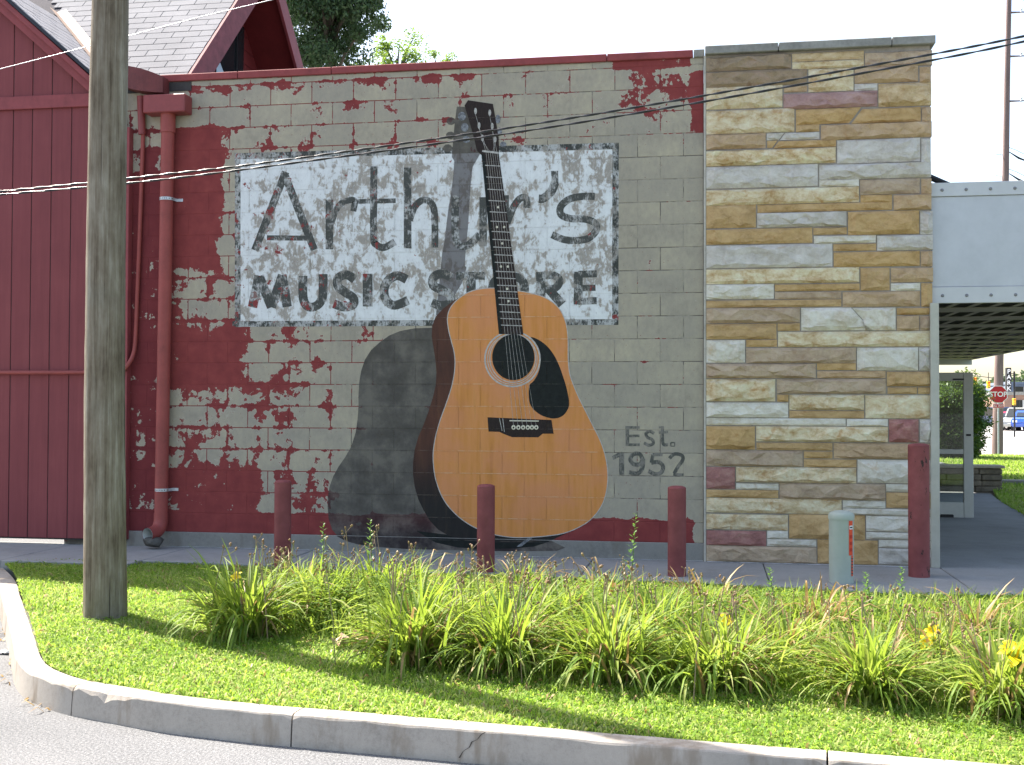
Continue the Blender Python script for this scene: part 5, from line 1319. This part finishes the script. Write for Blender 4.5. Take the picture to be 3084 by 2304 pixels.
def bloom(px, py, ci, big=False):
    e = [o for o in bpy.data.objects if o.name.startswith('daylily_clump')][ci]
    p = onY(px, py, e.location.y-0.10)
    o = link('flower', flower_big if big else flower_me, None, e, tuple(Vector(p)-Vector(e.location)), (math.radians(rng.uniform(35, 70)), 0, rng.uniform(-0.6, 0.6)))
    b_ = Vector(p)-Vector(e.location)
    s_ = G().tube([(b_.x*0.3, b_.y*0.3, 0.0), tuple(b_*0.98)], 0.003, 5).obj('flower_stalk', M['lily'], e)
    return o
bloom(715, 1744, 0); bloom(2812, 1905, 13); bloom(2788, 1940, 13); bloom(3062, 1985, 6, True); bloom(3040, 1960, 6); bloom(1565, 1852, 10); bloom(2185, 1875, 12); bloom(1828, 1866, 11)
bed = [tuple(onZ(x, y, -0.03)[:2]) for x, y in [(850, 1800), (820, 1870), (1000, 1930), (1300, 1965), (1900, 2015), (2200, 2035), (2700, 2075), (3150, 2120), (3250, 1850), (2700, 1835), (2100, 1815), (1500, 1795)]]
PB = scatter(bed, 6000, 77); PB = PB[PB[:, 0] < 8.0]
hb = np.random.default_rng(78).random(len(PB))**0.7*(0.12+0.30*vnoise(PB, 2.2, 79))*np.interp(PB[:, 0], [2.0, 4.0, 5.0, 7.0], [1.0, 0.8, 0.5, 0.45])*np.interp(PB[:, 1], [-3.2, -2.2], [1.0, 0.6])
V, Q, T_ = discs(PB, lambda P: tzf(P)+hb, 0.005, 0.012, 80, 0.0, 0.02)
link('bed_weeds', np_mesh('bed_weeds', V, Q, T_), M['undergrowth'], None, label='leafy undergrowth filling the daylily bed', cat='weeds', kind='stuff')
PB2 = scatter(bed, 1100, 87); PB2 = PB2[PB2[:, 0] < 8.0]
V, Q, T_ = blades(PB2, tzf, 0.12, 0.27, 0.007, 0.013, 1.1, 88)
link('bed_grass', np_mesh('bed_grass', V, Q, T_), M['lily'], None, label='long grass blades among the daylilies', cat='grass', kind='stuff')
# tall weeds growing through the bed
def weed(px, py, h, seed, label):
    r = np.random.default_rng(seed); q = onZ(px, py, -0.03)
    e = empty('tall_weed', (q[0], q[1], turf_z(q[0], q[1])-0.01), label=label, cat='weed', group='tall weeds among the daylilies')
    top_ = np.array([r.normal(0, 0.04), r.normal(0, 0.03), h])
    G().tube([(0, 0, 0), tuple(top_*0.5+np.array([0.015, 0, 0])), tuple(top_)], [0.004, 0.003, 0.0015], 5).obj('stem', M['weed'], e)
    g = G()
    for k in range(34):
        t = 0.35+0.65*k/34; c = top_*t; a = k*2.4; L = 0.05*(1.15-t)+0.018; w = 0.010*(1.2-t)+0.004
        dv_ = np.array([math.cos(a), math.sin(a), 0.55]); sv_ = np.array([-math.sin(a), math.cos(a), 0])
        g.add([c, c+dv_*L*0.5+sv_*w, c+dv_*L, c+dv_*L*0.5-sv_*w], [(0, 1, 2, 3)])
    o = g.obj('leaves', M['weed'], e); o['kind'] = 'stuff'
weed(962, 1850, 0.62, 1, 'leafy weed rising behind the first bollard clump'); weed(1112, 1845, 0.64, 2, 'leafy weed rising before the painted guitar shadow')
weed(1880, 1860, 0.70, 3, 'leafy weed with a bent tip below the painted date'); weed(2330, 1900, 0.40, 4, 'leafy weed before the stone veneer'); weed(2620, 1880, 0.34, 5, 'leafy weed beside the cable pedestal')
weed(2700, 1915, 0.42, 6, 'leafy weed between the pedestal and the chipped bollard')

# litter
def crumple(name, loc, sx, sy, sz, mat, seed, label, cat):
    r = np.random.default_rng(seed); n = 7; V = []
    for j in range(n):
        for i in range(n): V.append(((i/(n-1)-0.5)*sx+r.normal(0, sx*0.05), (j/(n-1)-0.5)*sy+r.normal(0, sy*0.05), abs(r.normal(0, sz))+0.003))
    F = [(j*n+i, j*n+i+1, (j+1)*n+i+1, (j+1)*n+i) for j in range(n-1) for i in range(n-1)]
    me = bpy.data.meshes.new(name); me.from_pydata(V, [], F); o = link(name, me, mat, None, loc, label=label, cat=cat)
    md = o.modifiers.new('thickness', 'SOLIDIFY'); md.thickness = 0.002
    return o
q = onZ(1062, 1952, -0.04); crumple('paper_bag', (q[0], q[1], turf_z(q[0], q[1])+0.022), 0.20, 0.13, 0.030, simple('tan_paper', (0.50, 0.36, 0.25), 0.9, 0.2, 6, bump=0.2), 4, 'crumpled tan paper bag on the grass beside a daylily clump', 'litter')
q = onZ(16, 1970, ROAD_Z); crumple('paper_scrap', (q[0], q[1], ROAD_Z+0.004), 0.10, 0.06, 0.012, M['white'], 6, 'white paper scrap on the road against the curb', 'litter')
P4 = np.array([onZ(x, y, ROAD_Z)[:2] for x, y in [(8, 1870), (12, 1890), (18, 1930), (25, 2000), (75, 2110), (120, 2125), (60, 2060), (150, 2140), (10, 1840), (30, 2030), (14, 1900), (20, 1915)]])
V, Q, T_ = blades(np.repeat(P4, 3, 0)+np.random.default_rng(3).normal(0, 0.03, (len(P4)*3, 2)), lambda P: np.full(len(P), ROAD_Z+0.006), 0.02, 0.06, 0.008, 0.02, 2.5, 3)
link('dead_leaves', np_mesh('dead_leaves', V, Q, T_), M['deadleaf'], None, label='dry brown leaves in the gutter along the curb', cat='leaves', kind='stuff')

# ================================================================== TREES
def tree(name, label, cat, base, trunk_h, crown_c, crown_r, n_cl, n_leaf, lsize, mat, seed, droop=0.4, cl_r=0.28, trunk_r=0.18, group=None):
    r = np.random.default_rng(seed)
    e = empty(name, base, label=label, cat=cat, group=group)
    cc = np.array(crown_c)-np.array(base); R_ = np.array(crown_r)
    C_ = []
    while len(C_) < n_cl:
        p = r.uniform(-1, 1, 3); l = np.linalg.norm(p)
        if l < 1.0 and l > 0.25: C_.append(p*(0.75+0.35*r.random()))
    C_ = np.array(C_)*R_+cc
    g = G(); top_ = np.array([cc[0]*0.6, cc[1]*0.6, cc[2]+R_[2]*0.45])
    g.tube([(0, 0, -0.1), tuple(np.array([cc[0]*0.2, cc[1]*0.2, trunk_h])), tuple(top_)], [trunk_r, trunk_r*0.8, trunk_r*0.2], 8)
    for p in C_[:: max(1, n_cl//26)]:
        t = min(0.95, max(0.35, (p[2]-R_[2]*0.5)/(top_[2]))); s0 = top_*t
        g.tube([tuple(s0), tuple((s0+p)/2+np.array([0, 0, 0.08*R_[2]])), tuple(p)], [trunk_r*0.35, trunk_r*0.2, trunk_r*0.06], 5)
    g.obj('trunk', M['bark'], e)
    per = n_leaf//n_cl; N = per*n_cl
    ctr_ = np.repeat(C_, per, 0); rad_ = cl_r*np.mean(R_)*np.repeat(r.uniform(0.55, 1.35, n_cl), per)
    dv = r.normal(size=(N, 3)); dv /= np.linalg.norm(dv, axis=1)[:, None]
    pos = ctr_+dv*(rad_*r.random(N)**0.45)[:, None]*np.array([1.15, 1.15, 0.8])
    a = r.uniform(0, 6.28, N); el = r.normal(-droop, 0.45, N); L = lsize*r.uniform(0.6, 1.3, N); W = L*r.uniform(0.28, 0.5, N)
    d_ = np.stack([np.cos(a)*np.cos(el), np.sin(a)*np.cos(el), np.sin(el)], 1); s_ = np.cross(d_, r.normal(size=(N, 3))); s_ /= np.linalg.norm(s_, axis=1)[:, None]
    V = np.stack([pos, pos+d_*(L*0.45)[:, None]+s_*(W/2)[:, None], pos+d_*L[:, None], pos+d_*(L*0.45)[:, None]-s_*(W/2)[:, None]], 1).reshape(-1, 3)
    i = np.arange(N)*4
    o = link('crown', np_mesh('crown', V, np.stack([i, i+1, i+2, i+3], 1)), mat, e); o['kind'] = 'stuff'
    return e
c = onY(1000, 20, 24.0); tree('dark_tree', 'dense dark green tree with drooping leaves behind the store parapet', 'tree', (c[0], 24.0, 0), 5.0, (c[0]-0.2, 24.0, c[2]+0.5), (1.85, 2.0, 3.4), 110, 52000, 0.14, M['treedark'], 5, 0.7, 0.26, 0.25)
c = onY(1195, 190, 34.0); tree('light_tree', 'pale green leafy treetop just above the parapet next to the dark tree', 'tree', (c[0], 34.0, 0), 6.0, (c[0], 34.0, c[2]-0.9), (1.7, 1.5, 2.4), 40, 6500, 0.15, M['treelight'], 6, 0.1, 0.22, 0.2)
c = onY(1325, 190, 36.0); tree('light_tree', 'thin pale treetop showing only sprigs above the parapet', 'tree', (c[0], 36.0, 0), 6.0, (c[0], 36.0, c[2]-1.2), (1.1, 1.0, 2.2), 22, 2200, 0.15, M['treelight'], 9, 0.1, 0.22, 0.16)

# ================================================================== STREET END, RIGHT OF THE STORE
# walkway and lawn beyond
walk2 = empty('walkway', (8.0, 5.0, 0.0), kind='structure')
wz = 0.0
wlk = [(6.34, 0.07), (12.0, 0.07), (12.0, 1.2), (9.6, 2.2), onZ(3084, 1555, 0)[:2], onZ(3010, 1510, 0)[:2], onZ(2980, 1480, 0)[:2], (8.95, 9.55), (6.34, 9.30)]
ys = [0.068, 1.6, 3.2, 4.8, 6.4, 8.0, 9.30]
for a, c in zip(ys[:-1], ys[1:]):
    xr = lambda yy: float(np.interp(yy, [0.07, 1.5, 3.0, 5.1, 7.5, 9.7], [12.0, 12.0, 8.9, 8.42, 8.68, 9.0]))
    o = G().prism([(6.335, a+0.004), (xr(a), a+0.004), (xr(c), c-0.004), (6.335, c-0.004)], 'z', -0.25, -0.002).obj('slab', M['walk'], bevel=0.005); child(o, walk2)
lawnR = [(8.42, 5.1), (8.68, 7.5), (9.02, 9.45), (9.15, 9.8), (9.15, 14.0), (8.0, 16.2), (8.0, 20.0), (12.0, 25.6), (15.5, 24.5), (16.5, 12.0), (13.0, 2.4), (8.9, 3.0)]
def lawnR_z(x, y): return -0.01 + 0.30*min(1, max(0, (y-9.0)/4.0)) - 0.30*min(1, max(0, (y-17)/6.0)) - (0.06 if y > 22 else 0)
NX = 30; Vg = []; Fg = []
for j in range(NX):
    for i in range(NX):
        x = 7.8+9*i/(NX-1); y = 2.2+24*j/(NX-1); Vg.append((x, y, lawnR_z(x, y)))
C2 = np.array([(p[0], p[1]) for p in Vg])
ins = in_poly(C2+np.array([0.15, 0.4]), lawnR)
for j in range(NX-1):
    for i in range(NX-1):
        if ins[j*NX+i]: Fg.append((j*NX+i, j*NX+i+1, (j+1)*NX+i+1, (j+1)*NX+i))
me = bpy.data.meshes.new('corner_lawn'); me.from_pydata(Vg, [], Fg); link('corner_lawn', me, M['turf'], None, kind='structure')
PR = scatter(lawnR, 900, 41); PR = PR[(PR[:, 0] < 14.5)]
zr = lambda P: np.array([lawnR_z(x, y) for x, y in P])
V, Q, T_ = blades(PR, zr, 0.05, 0.11, 0.012, 0.022, 1.0, 42)
link('corner_grass', np_mesh('corner_grass', V, Q, T_), M['grass'], None, label='grass on the corner lot beyond the canopy', cat='grass', kind='stuff')
# low stone planter wall
pw = empty('planter_wall', (8.2, 9.6, 0.0), label='low stone planter wall with pale cap behind the open door', cat='wall')
pstone = simple('planter_stone', (0.20, 0.165, 0.125), 0.95, 0.25, 5, bump=0.6, bd=0.02)
rp_ = random.Random(12)
for zi in range(4):
    x = 6.4
    while x < 9.15:
        w = rp_.uniform(0.3, 0.7); x1 = min(9.17, x+w)
        o = G().box((x+0.004, 9.48+rp_.uniform(-0.015, 0.015), zi*0.096+0.003), (x1-0.004, 9.80, (zi+1)*0.096-0.003)).obj('stone', pstone, bevel=0.012); child(o, pw); x = x1
o = G().box((6.4, 9.44, 0.388), (9.20, 9.86, 0.435)).obj('cap', simple('planter_cap', (0.42, 0.36, 0.28), 0.9, 0.12, bump=0.2), bevel=0.01); child(o, pw)
o = G().box((9.21, 10.2, -0.05), (12.5, 10.45, 0.16)).obj('low_kerb', M['foot'], bevel=0.01); child(o, pw)
# yew shrub
c = onY(2866, 1258, 15.5); e = tree('yew_tree', 'bushy dark green evergreen growing behind the planter wall', 'tree', (c[0], 15.5, 0.25), 0.5, (c[0], 15.5, c[2]), (0.62, 0.85, 1.08), 110, 52000, 0.085, M['yew'], 15, 0.45, 0.30, 0.07)
# street beyond
flat_poly('far_pavement', [(12.5, 28.5), (80, 28.5), (120, 140), (16, 140), (-10, 60), (-10, 28.5)], ROAD_Z+0.01, M['concfar'], kind='structure')
flat_poly('street_marking', [(11.5, 27.2), (60, 27.2), (60, 27.38), (11.5, 27.38)], ROAD_Z+0.006, M['white'], kind='structure')
# tall utility pole with stop sign
pb = onZ(3003, 1381, -0.05); PY = pb[1]
fp = [(2985, 3021, 1385), (2995.5, 3022, 1090), (3018, 3039, 530), (3024, 3042, 250), (3031, 3046.5, 0), (3035, 3050, -200)]
cs = []; rr = []
for xl, xr_, yy in fp:
    l, r_ = onY(xl, yy, PY), onY(xr_, yy, PY); cs.append(((l[0]+r_[0])/2-pb[0], 0.0, (l[2]+r_[2])/2)); rr.append((r_[0]-l[0])/2)
fpo = empty('street_pole', (pb[0], PY, 0.0), label='tall tapering utility pole with side brackets beyond the canopy', cat='utility pole')
cs[0] = (cs[0][0], 0, ROAD_Z-0.02)
G().tube(cs, rr, 14).obj('pole_shaft', M['farpole'], fpo, smooth=True)
for yy in (36, 168, 303):
    a = onY(3043-(yy/300.0)*5, yy+2, PY); c = onY(3090, yy, PY)
    o = G().tube([tuple(np.array(a)-np.array([pb[0], PY, 0])), tuple(np.array(c)-np.array([pb[0], PY, 0]))], [0.030, 0.016], 6).obj('bracket', M['farpole'], fpo)
    c2 = onY(3076, yy-2, PY); G().lathe([(0.028, -0.05), (0.04, -0.02), (0.02, 0.02), (0.03, 0.06), (0.01, 0.09)], 8).obj('insulator', M['galv'], fpo, loc=tuple(np.array(c2)-np.array([pb[0], PY, 0])))
for yy in (452, 517):
    a = onY(3020, yy+14, PY); c = onY(2998, yy+12, PY); d_ = onY(2999, yy-2, PY); o3 = np.array([pb[0], PY, 0])
    G().tube([tuple(a-o3), tuple(c-o3), tuple(d_-o3)], 0.012, 5).obj('bracket', M['galv'], fpo)
    G().tube([tuple(onY(3038, yy-8, PY)-o3), tuple(onY(3060, yy, PY)-o3), tuple(onY(3120, yy+30, PY)-o3)], 0.010, 5).obj('guy_wire', M['galv'], fpo)
    G().tube([tuple(onY(3040, yy+6, PY)-o3), tuple(onY(3068, yy+24, PY)-o3), tuple(onY(3120, yy+44, PY)-o3)], [0.012, 0.03, 0.012], 6).obj('guy_wire', M['black'], fpo)
def text_me(s, size, name, mat, align='CENTER'):
    cu = bpy.data.curves.new(name, 'FONT'); cu.body = s; cu.size = size; cu.align_x = align; cu.align_y = 'CENTER'; cu.offset = size*0.018
    o = bpy.data.objects.new('t', cu); COL.objects.link(o); bpy.context.view_layer.update()
    me = bpy.data.meshes.new_from_object(o.evaluated_get(bpy.context.evaluated_depsgraph_get())); bpy.data.objects.remove(o); me.name = name
    me.materials.clear(); me.materials.append(mat); return me
SGY = PY-0.32
sc0 = onY(3006.5, 1188, SGY); swd = onY(3034.5, 1188, SGY)[0]-onY(2979, 1188, SGY)[0]; sr = swd/2/math.cos(math.pi/8)
stp = empty('stop_sign', (sc0[0], SGY, 0.0), label='red octagonal stop sign with ALL WAY plate in front of the tall pole', cat='road sign')
oct_ = lambda r_: [(r_*math.cos(math.pi/8+k*math.pi/4), sc0[2]+r_*math.sin(math.pi/8+k*math.pi/4)) for k in range(8)]
G().prism(oct_(sr), 'y', -0.003, 0.004).obj('sign_border', M['white'], stp)
G().prism(oct_(sr*0.93), 'y', -0.006, -0.0035).obj('sign_face', M['stopred'], stp)
link('sign_lettering', text_me('STOP', swd*0.40, 'sign_lettering', M['white']), None, stp, (0, -0.008, sc0[2]), (math.radians(90), 0, 0))
pz = sc0[2]-sr-0.055
G().box((-swd*0.30, -0.004, pz-0.06), (swd*0.30, 0.003, pz+0.05)).obj('plate_border', M['white'], stp)
G().box((-swd*0.29, -0.007, pz-0.052), (swd*0.29, -0.0045, pz+0.042)).obj('plate_face', M['stopred'], stp)
link('sign_lettering', text_me('ALL WAY', swd*0.13, 'sign_lettering', M['white']), None, stp, (0, -0.009, pz-0.005), (math.radians(90), 0, 0))
G().box((-0.02, 0.005, ROAD_Z-0.02), (0.02, 0.035, sc0[2]+sr*0.8)).obj('post', M['galv'], stp)

def gl(px, Y): return onY(px, 1300, Y)[0]
# vertical PARK sign
p0 = onY(3031, 1165, 58); p1 = onY(3042, 1113, 58)
ps = empty('park_sign', ((p0[0]+p1[0])/2, 58, ROAD_Z), label='tall narrow black sign with white letters PARK beyond the street', cat='sign')
hx = (p1[0]-p0[0])/2; zc = p0[2]-0.25; ztop = p1[2]+0.1
G().box((-hx-0.03, -0.15, zc-ROAD_Z), (hx+0.03, 0.15, ztop-ROAD_Z)).obj('sign_box', M['black'], ps)
for i, ch in enumerate('PARK'):
    link('letter', text_me(ch, 0.34, 'letter', M['white']), None, ps, (0, -0.155, ztop-ROAD_Z-0.22-i*(ztop-zc)/4.15), (math.radians(90), 0, 0))
G().tube([(hx+0.22, 0, 0), (hx+0.22, 0, ztop-ROAD_Z-0.2)], 0.05, 8).obj('post', M['black'], ps)
G().box((hx+0.02, -0.02, ztop-ROAD_Z-0.35), (hx+0.24, 0.02, ztop-ROAD_Z-0.31)).obj('bracket', M['black'], ps)
# traffic signals hanging over the junction
def signal(px, py0, py1, Y, label, lit=True):
    a = onY(px, py0, Y); c = onY(px, py1, Y); h = a[2]-c[2]
    e = empty('traffic_signal', (a[0], Y, c[2]), label=label, cat='traffic light', group='yellow traffic signals over the junction')
    G().box((-h*0.2, -0.12, 0), (h*0.2, 0.12, h)).obj('housing', M['yellow'], e, bevel=0.02)
    for i, cc_ in enumerate([(0.05, 0.16, 0.06), (0.35, 0.2, 0.02), (0.75, 0.03, 0.03)]):
        g_ = G().lathe([(h*0.12, 0), (h*0.12, 0.03), (h*0.06, 0.05)], 12); o = g_.obj('lens', simple('signal_lens', cc_, 0.4, 0.05, bump=0), e, loc=(0, -0.121, h*(0.18+0.32*i)), rot=(math.radians(90), 0, 0))
        o = G().tube([(0, -0.12, h*(0.18+0.32*i)+h*0.11), (0, -0.26, h*(0.18+0.32*i)+h*0.09)], h*0.05, 6).obj('visor', M['yellow'], e)
    G().tube([(0, 0, h), (0, 0, h+0.5)], 0.02, 6).obj('hanger', M['black'], e)
    return e
signal(2937, 1136, 1158, 62, 'yellow traffic signal just past the open door frame')
signal(2977, 1148, 1170, 60, 'traffic signal with red light beside the tall pole')
signal(3054, 1200, 1220, 50, 'yellow traffic signal hanging right of the stop sign')
signal(3072, 1228, 1242, 80, 'small yellow traffic signal above the parked cars')
g = G().tube([tuple(onY(2900, 1128, 61)), tuple(onY(2990, 1138, 61)), tuple(onY(3120, 1150, 61))], 0.02, 5); g.obj('span_wire', M['black'], None, label='thin span wire carrying the traffic signals', cat='cable')
# far buildings
def far_block(name, label, x0, x1, y, dpt, h, mat, rows, cols, zb=ROAD_Z, roofm=None):
    e = empty(name, ((x0+x1)/2, y, zb), label=label, cat='building')
    w = x1-x0; G().box((-w/2, 0, 0), (w/2, dpt, h)).obj('wall', mat, e)
    G().box((-w/2-0.15, -0.15, h+0.002), (w/2+0.15, dpt, h+0.35)).obj('roof', roofm or M['stonecap'], e)
    for j in range(rows):
        for i in range(cols):
            x = -w/2+w*(i+0.5)/cols; z = h*(j+0.55)/rows
            f_ = G().box((x-w/cols*0.3, -0.05, z-h/rows*0.28), (x+w/cols*0.3, -0.002, z+h/rows*0.28)).obj('window', M['darkglass'], e)
            G().box((x-0.04, -0.07, z-h/rows*0.28), (x+0.04, -0.051, z+h/rows*0.28)).obj('window_bar', M['white'], f_)
    return e
x0 = gl(3025, 118); far_block('brick_building', 'brown brick building behind the parked cars', x0, x0+26, 118, 15, onY(3050, 1190, 118)[2]-ROAD_Z, M['brickfar'], 1, 7)
x0 = gl(3033, 150); far_block('blue_building', 'blue grey metal building behind the brick one', x0, x0+34, 150, 20, onY(3050, 1158, 150)[2]-ROAD_Z, M['bluefar'], 3, 8, roofm=M['bluefar'])
x0 = gl(2955, 128); far_block('grey_building', 'low grey building seen beside the evergreen', x0-14, x0+3.3, 128, 12, onY(2990, 1205, 128)[2]-ROAD_Z, M['concfar'], 1, 6)
for i, (px, py, Y, rx, rz_, lab) in enumerate([(2955, 1218, 165, 4.5, 2.6, 'far hazy tree behind the grey building'), (3066, 1172, 200, 6, 2.6, 'far round tree above the blue building'), (2985, 1215, 185, 4.0, 2.6, 'far tree beside the tall pole'), (3100, 1180, 210, 7.0, 2.6, 'far broad tree at the street end')]):
    c = onY(px, py, Y); tree('far_tree', lab, 'tree', (c[0], Y, ROAD_Z), 2.0, (c[0], Y, c[2]), (rx, rx, rz_), 30, 3500, 1.1, M['fartree'], 60+i, 0.1, 0.3, 0.3, 'far trees at the street end')
# parked cars
def car(px, py, Y, rz, mat, label, van=False, s=1.0):
    b = onZ(px, py, ROAD_Z+0.01); k = (Y-CAM[1])/(b[1]-CAM[1]); x = onY(px, py, Y)[0]
    e = empty('parked_car', (x, Y, ROAD_Z+0.012), label=label, cat='car', group='cars parked in the far lot'); e.rotation_euler = (0, 0, rz); e.scale = (s, s, s)
    H = 1.72 if van else 1.45
    side = [(-2.2, 0.30), (-2.2, 0.75), (-2.05, 0.98), (-1.2, 1.02), (1.35, 0.98), (2.1, 0.85), (2.25, 0.6), (2.2, 0.30)]
    cab = [(-2.0 if van else -1.75, 1.0), (-1.85 if van else -1.15, H), (0.2, H), (1.1, 1.0)]
    G().prism(side, 'y', -0.86, 0.86).obj('body', mat, e, bevel=0.08, seg=2)
    G().prism(cab, 'y', -0.74, 0.74).obj('cabin', mat, e, bevel=0.08, seg=2)
    gw = [(cab[0][0]+0.2, 1.04), (cab[1][0]+0.12, H-0.12), (0.1, H-0.12), (0.85, 1.04)]
    for sgn in (-1, 1):
        G().prism(gw, 'y', sgn*0.742, sgn*0.752).obj('side_window', M['darkglass'], e)
    G().add([(1.13, -0.62, 1.04), (1.13, 0.62, 1.04), (0.30, 0.60, H-0.06), (0.30, -0.60, H-0.06)], [(0, 1, 2, 3)]).obj('windscreen', M['darkglass'], e)
    G().add([(cab[0][0]-0.03, -0.6, 1.06), (cab[0][0]-0.03, 0.6, 1.06), (cab[1][0]-0.04, 0.58, H-0.08), (cab[1][0]-0.04, -0.58, H-0.08)], [(0, 1, 2, 3)]).obj('rear_window', M['darkglass'], e)
    for sx in (-1.35, 1.4):
        for sy in (-0.80, 0.80):
            w_ = G().lathe([(0.20, -0.1), (0.31, -0.1), (0.33, -0.05), (0.33, 0.05), (0.31, 0.1), (0.20, 0.1)], 18).obj('wheel', M['tyre'], e, loc=(sx, sy, 0.33), rot=(math.radians(90), 0, 0))
            G().lathe([(0.20, -0.104), (0.19, 0.104)], 14).obj('rim', M['rim'], w_)
    for sy in (-0.6, 0.6):
        G().box((2.20, sy-0.16, 0.62), (2.255, sy+0.16, 0.78)).obj('headlight', M['white'], e)
        G().box((-2.24, sy-0.16, 0.72), (-2.19, sy+0.16, 0.90)).obj('tail_light', M['stopred'], e)
    return e
cy = onZ(3050, 1297, ROAD_Z)[1]
car(3024, 1290, cy+3.2, math.radians(-65), m_car('navy_car_paint', (0.03, 0.045, 0.11)), 'dark navy van parked furthest back beside the tall pole', True)
car(3046, 1293, cy+1.8, math.radians(-112), m_car('red_car_paint', (0.42, 0.02, 0.06)), 'red car parked between the navy van and the silver one', False, 0.95)
car(3068, 1296, cy+0.3, math.radians(-118), m_car('silver_car_paint', (0.34, 0.35, 0.33)), 'silver estate car parked beside the bright blue car', True, 0.97)
car(3094, 1298, cy-0.8, math.radians(-110), m_car('blue_car_paint', (0.02, 0.09, 0.42)), 'bright blue car parked nearest the road edge', False)
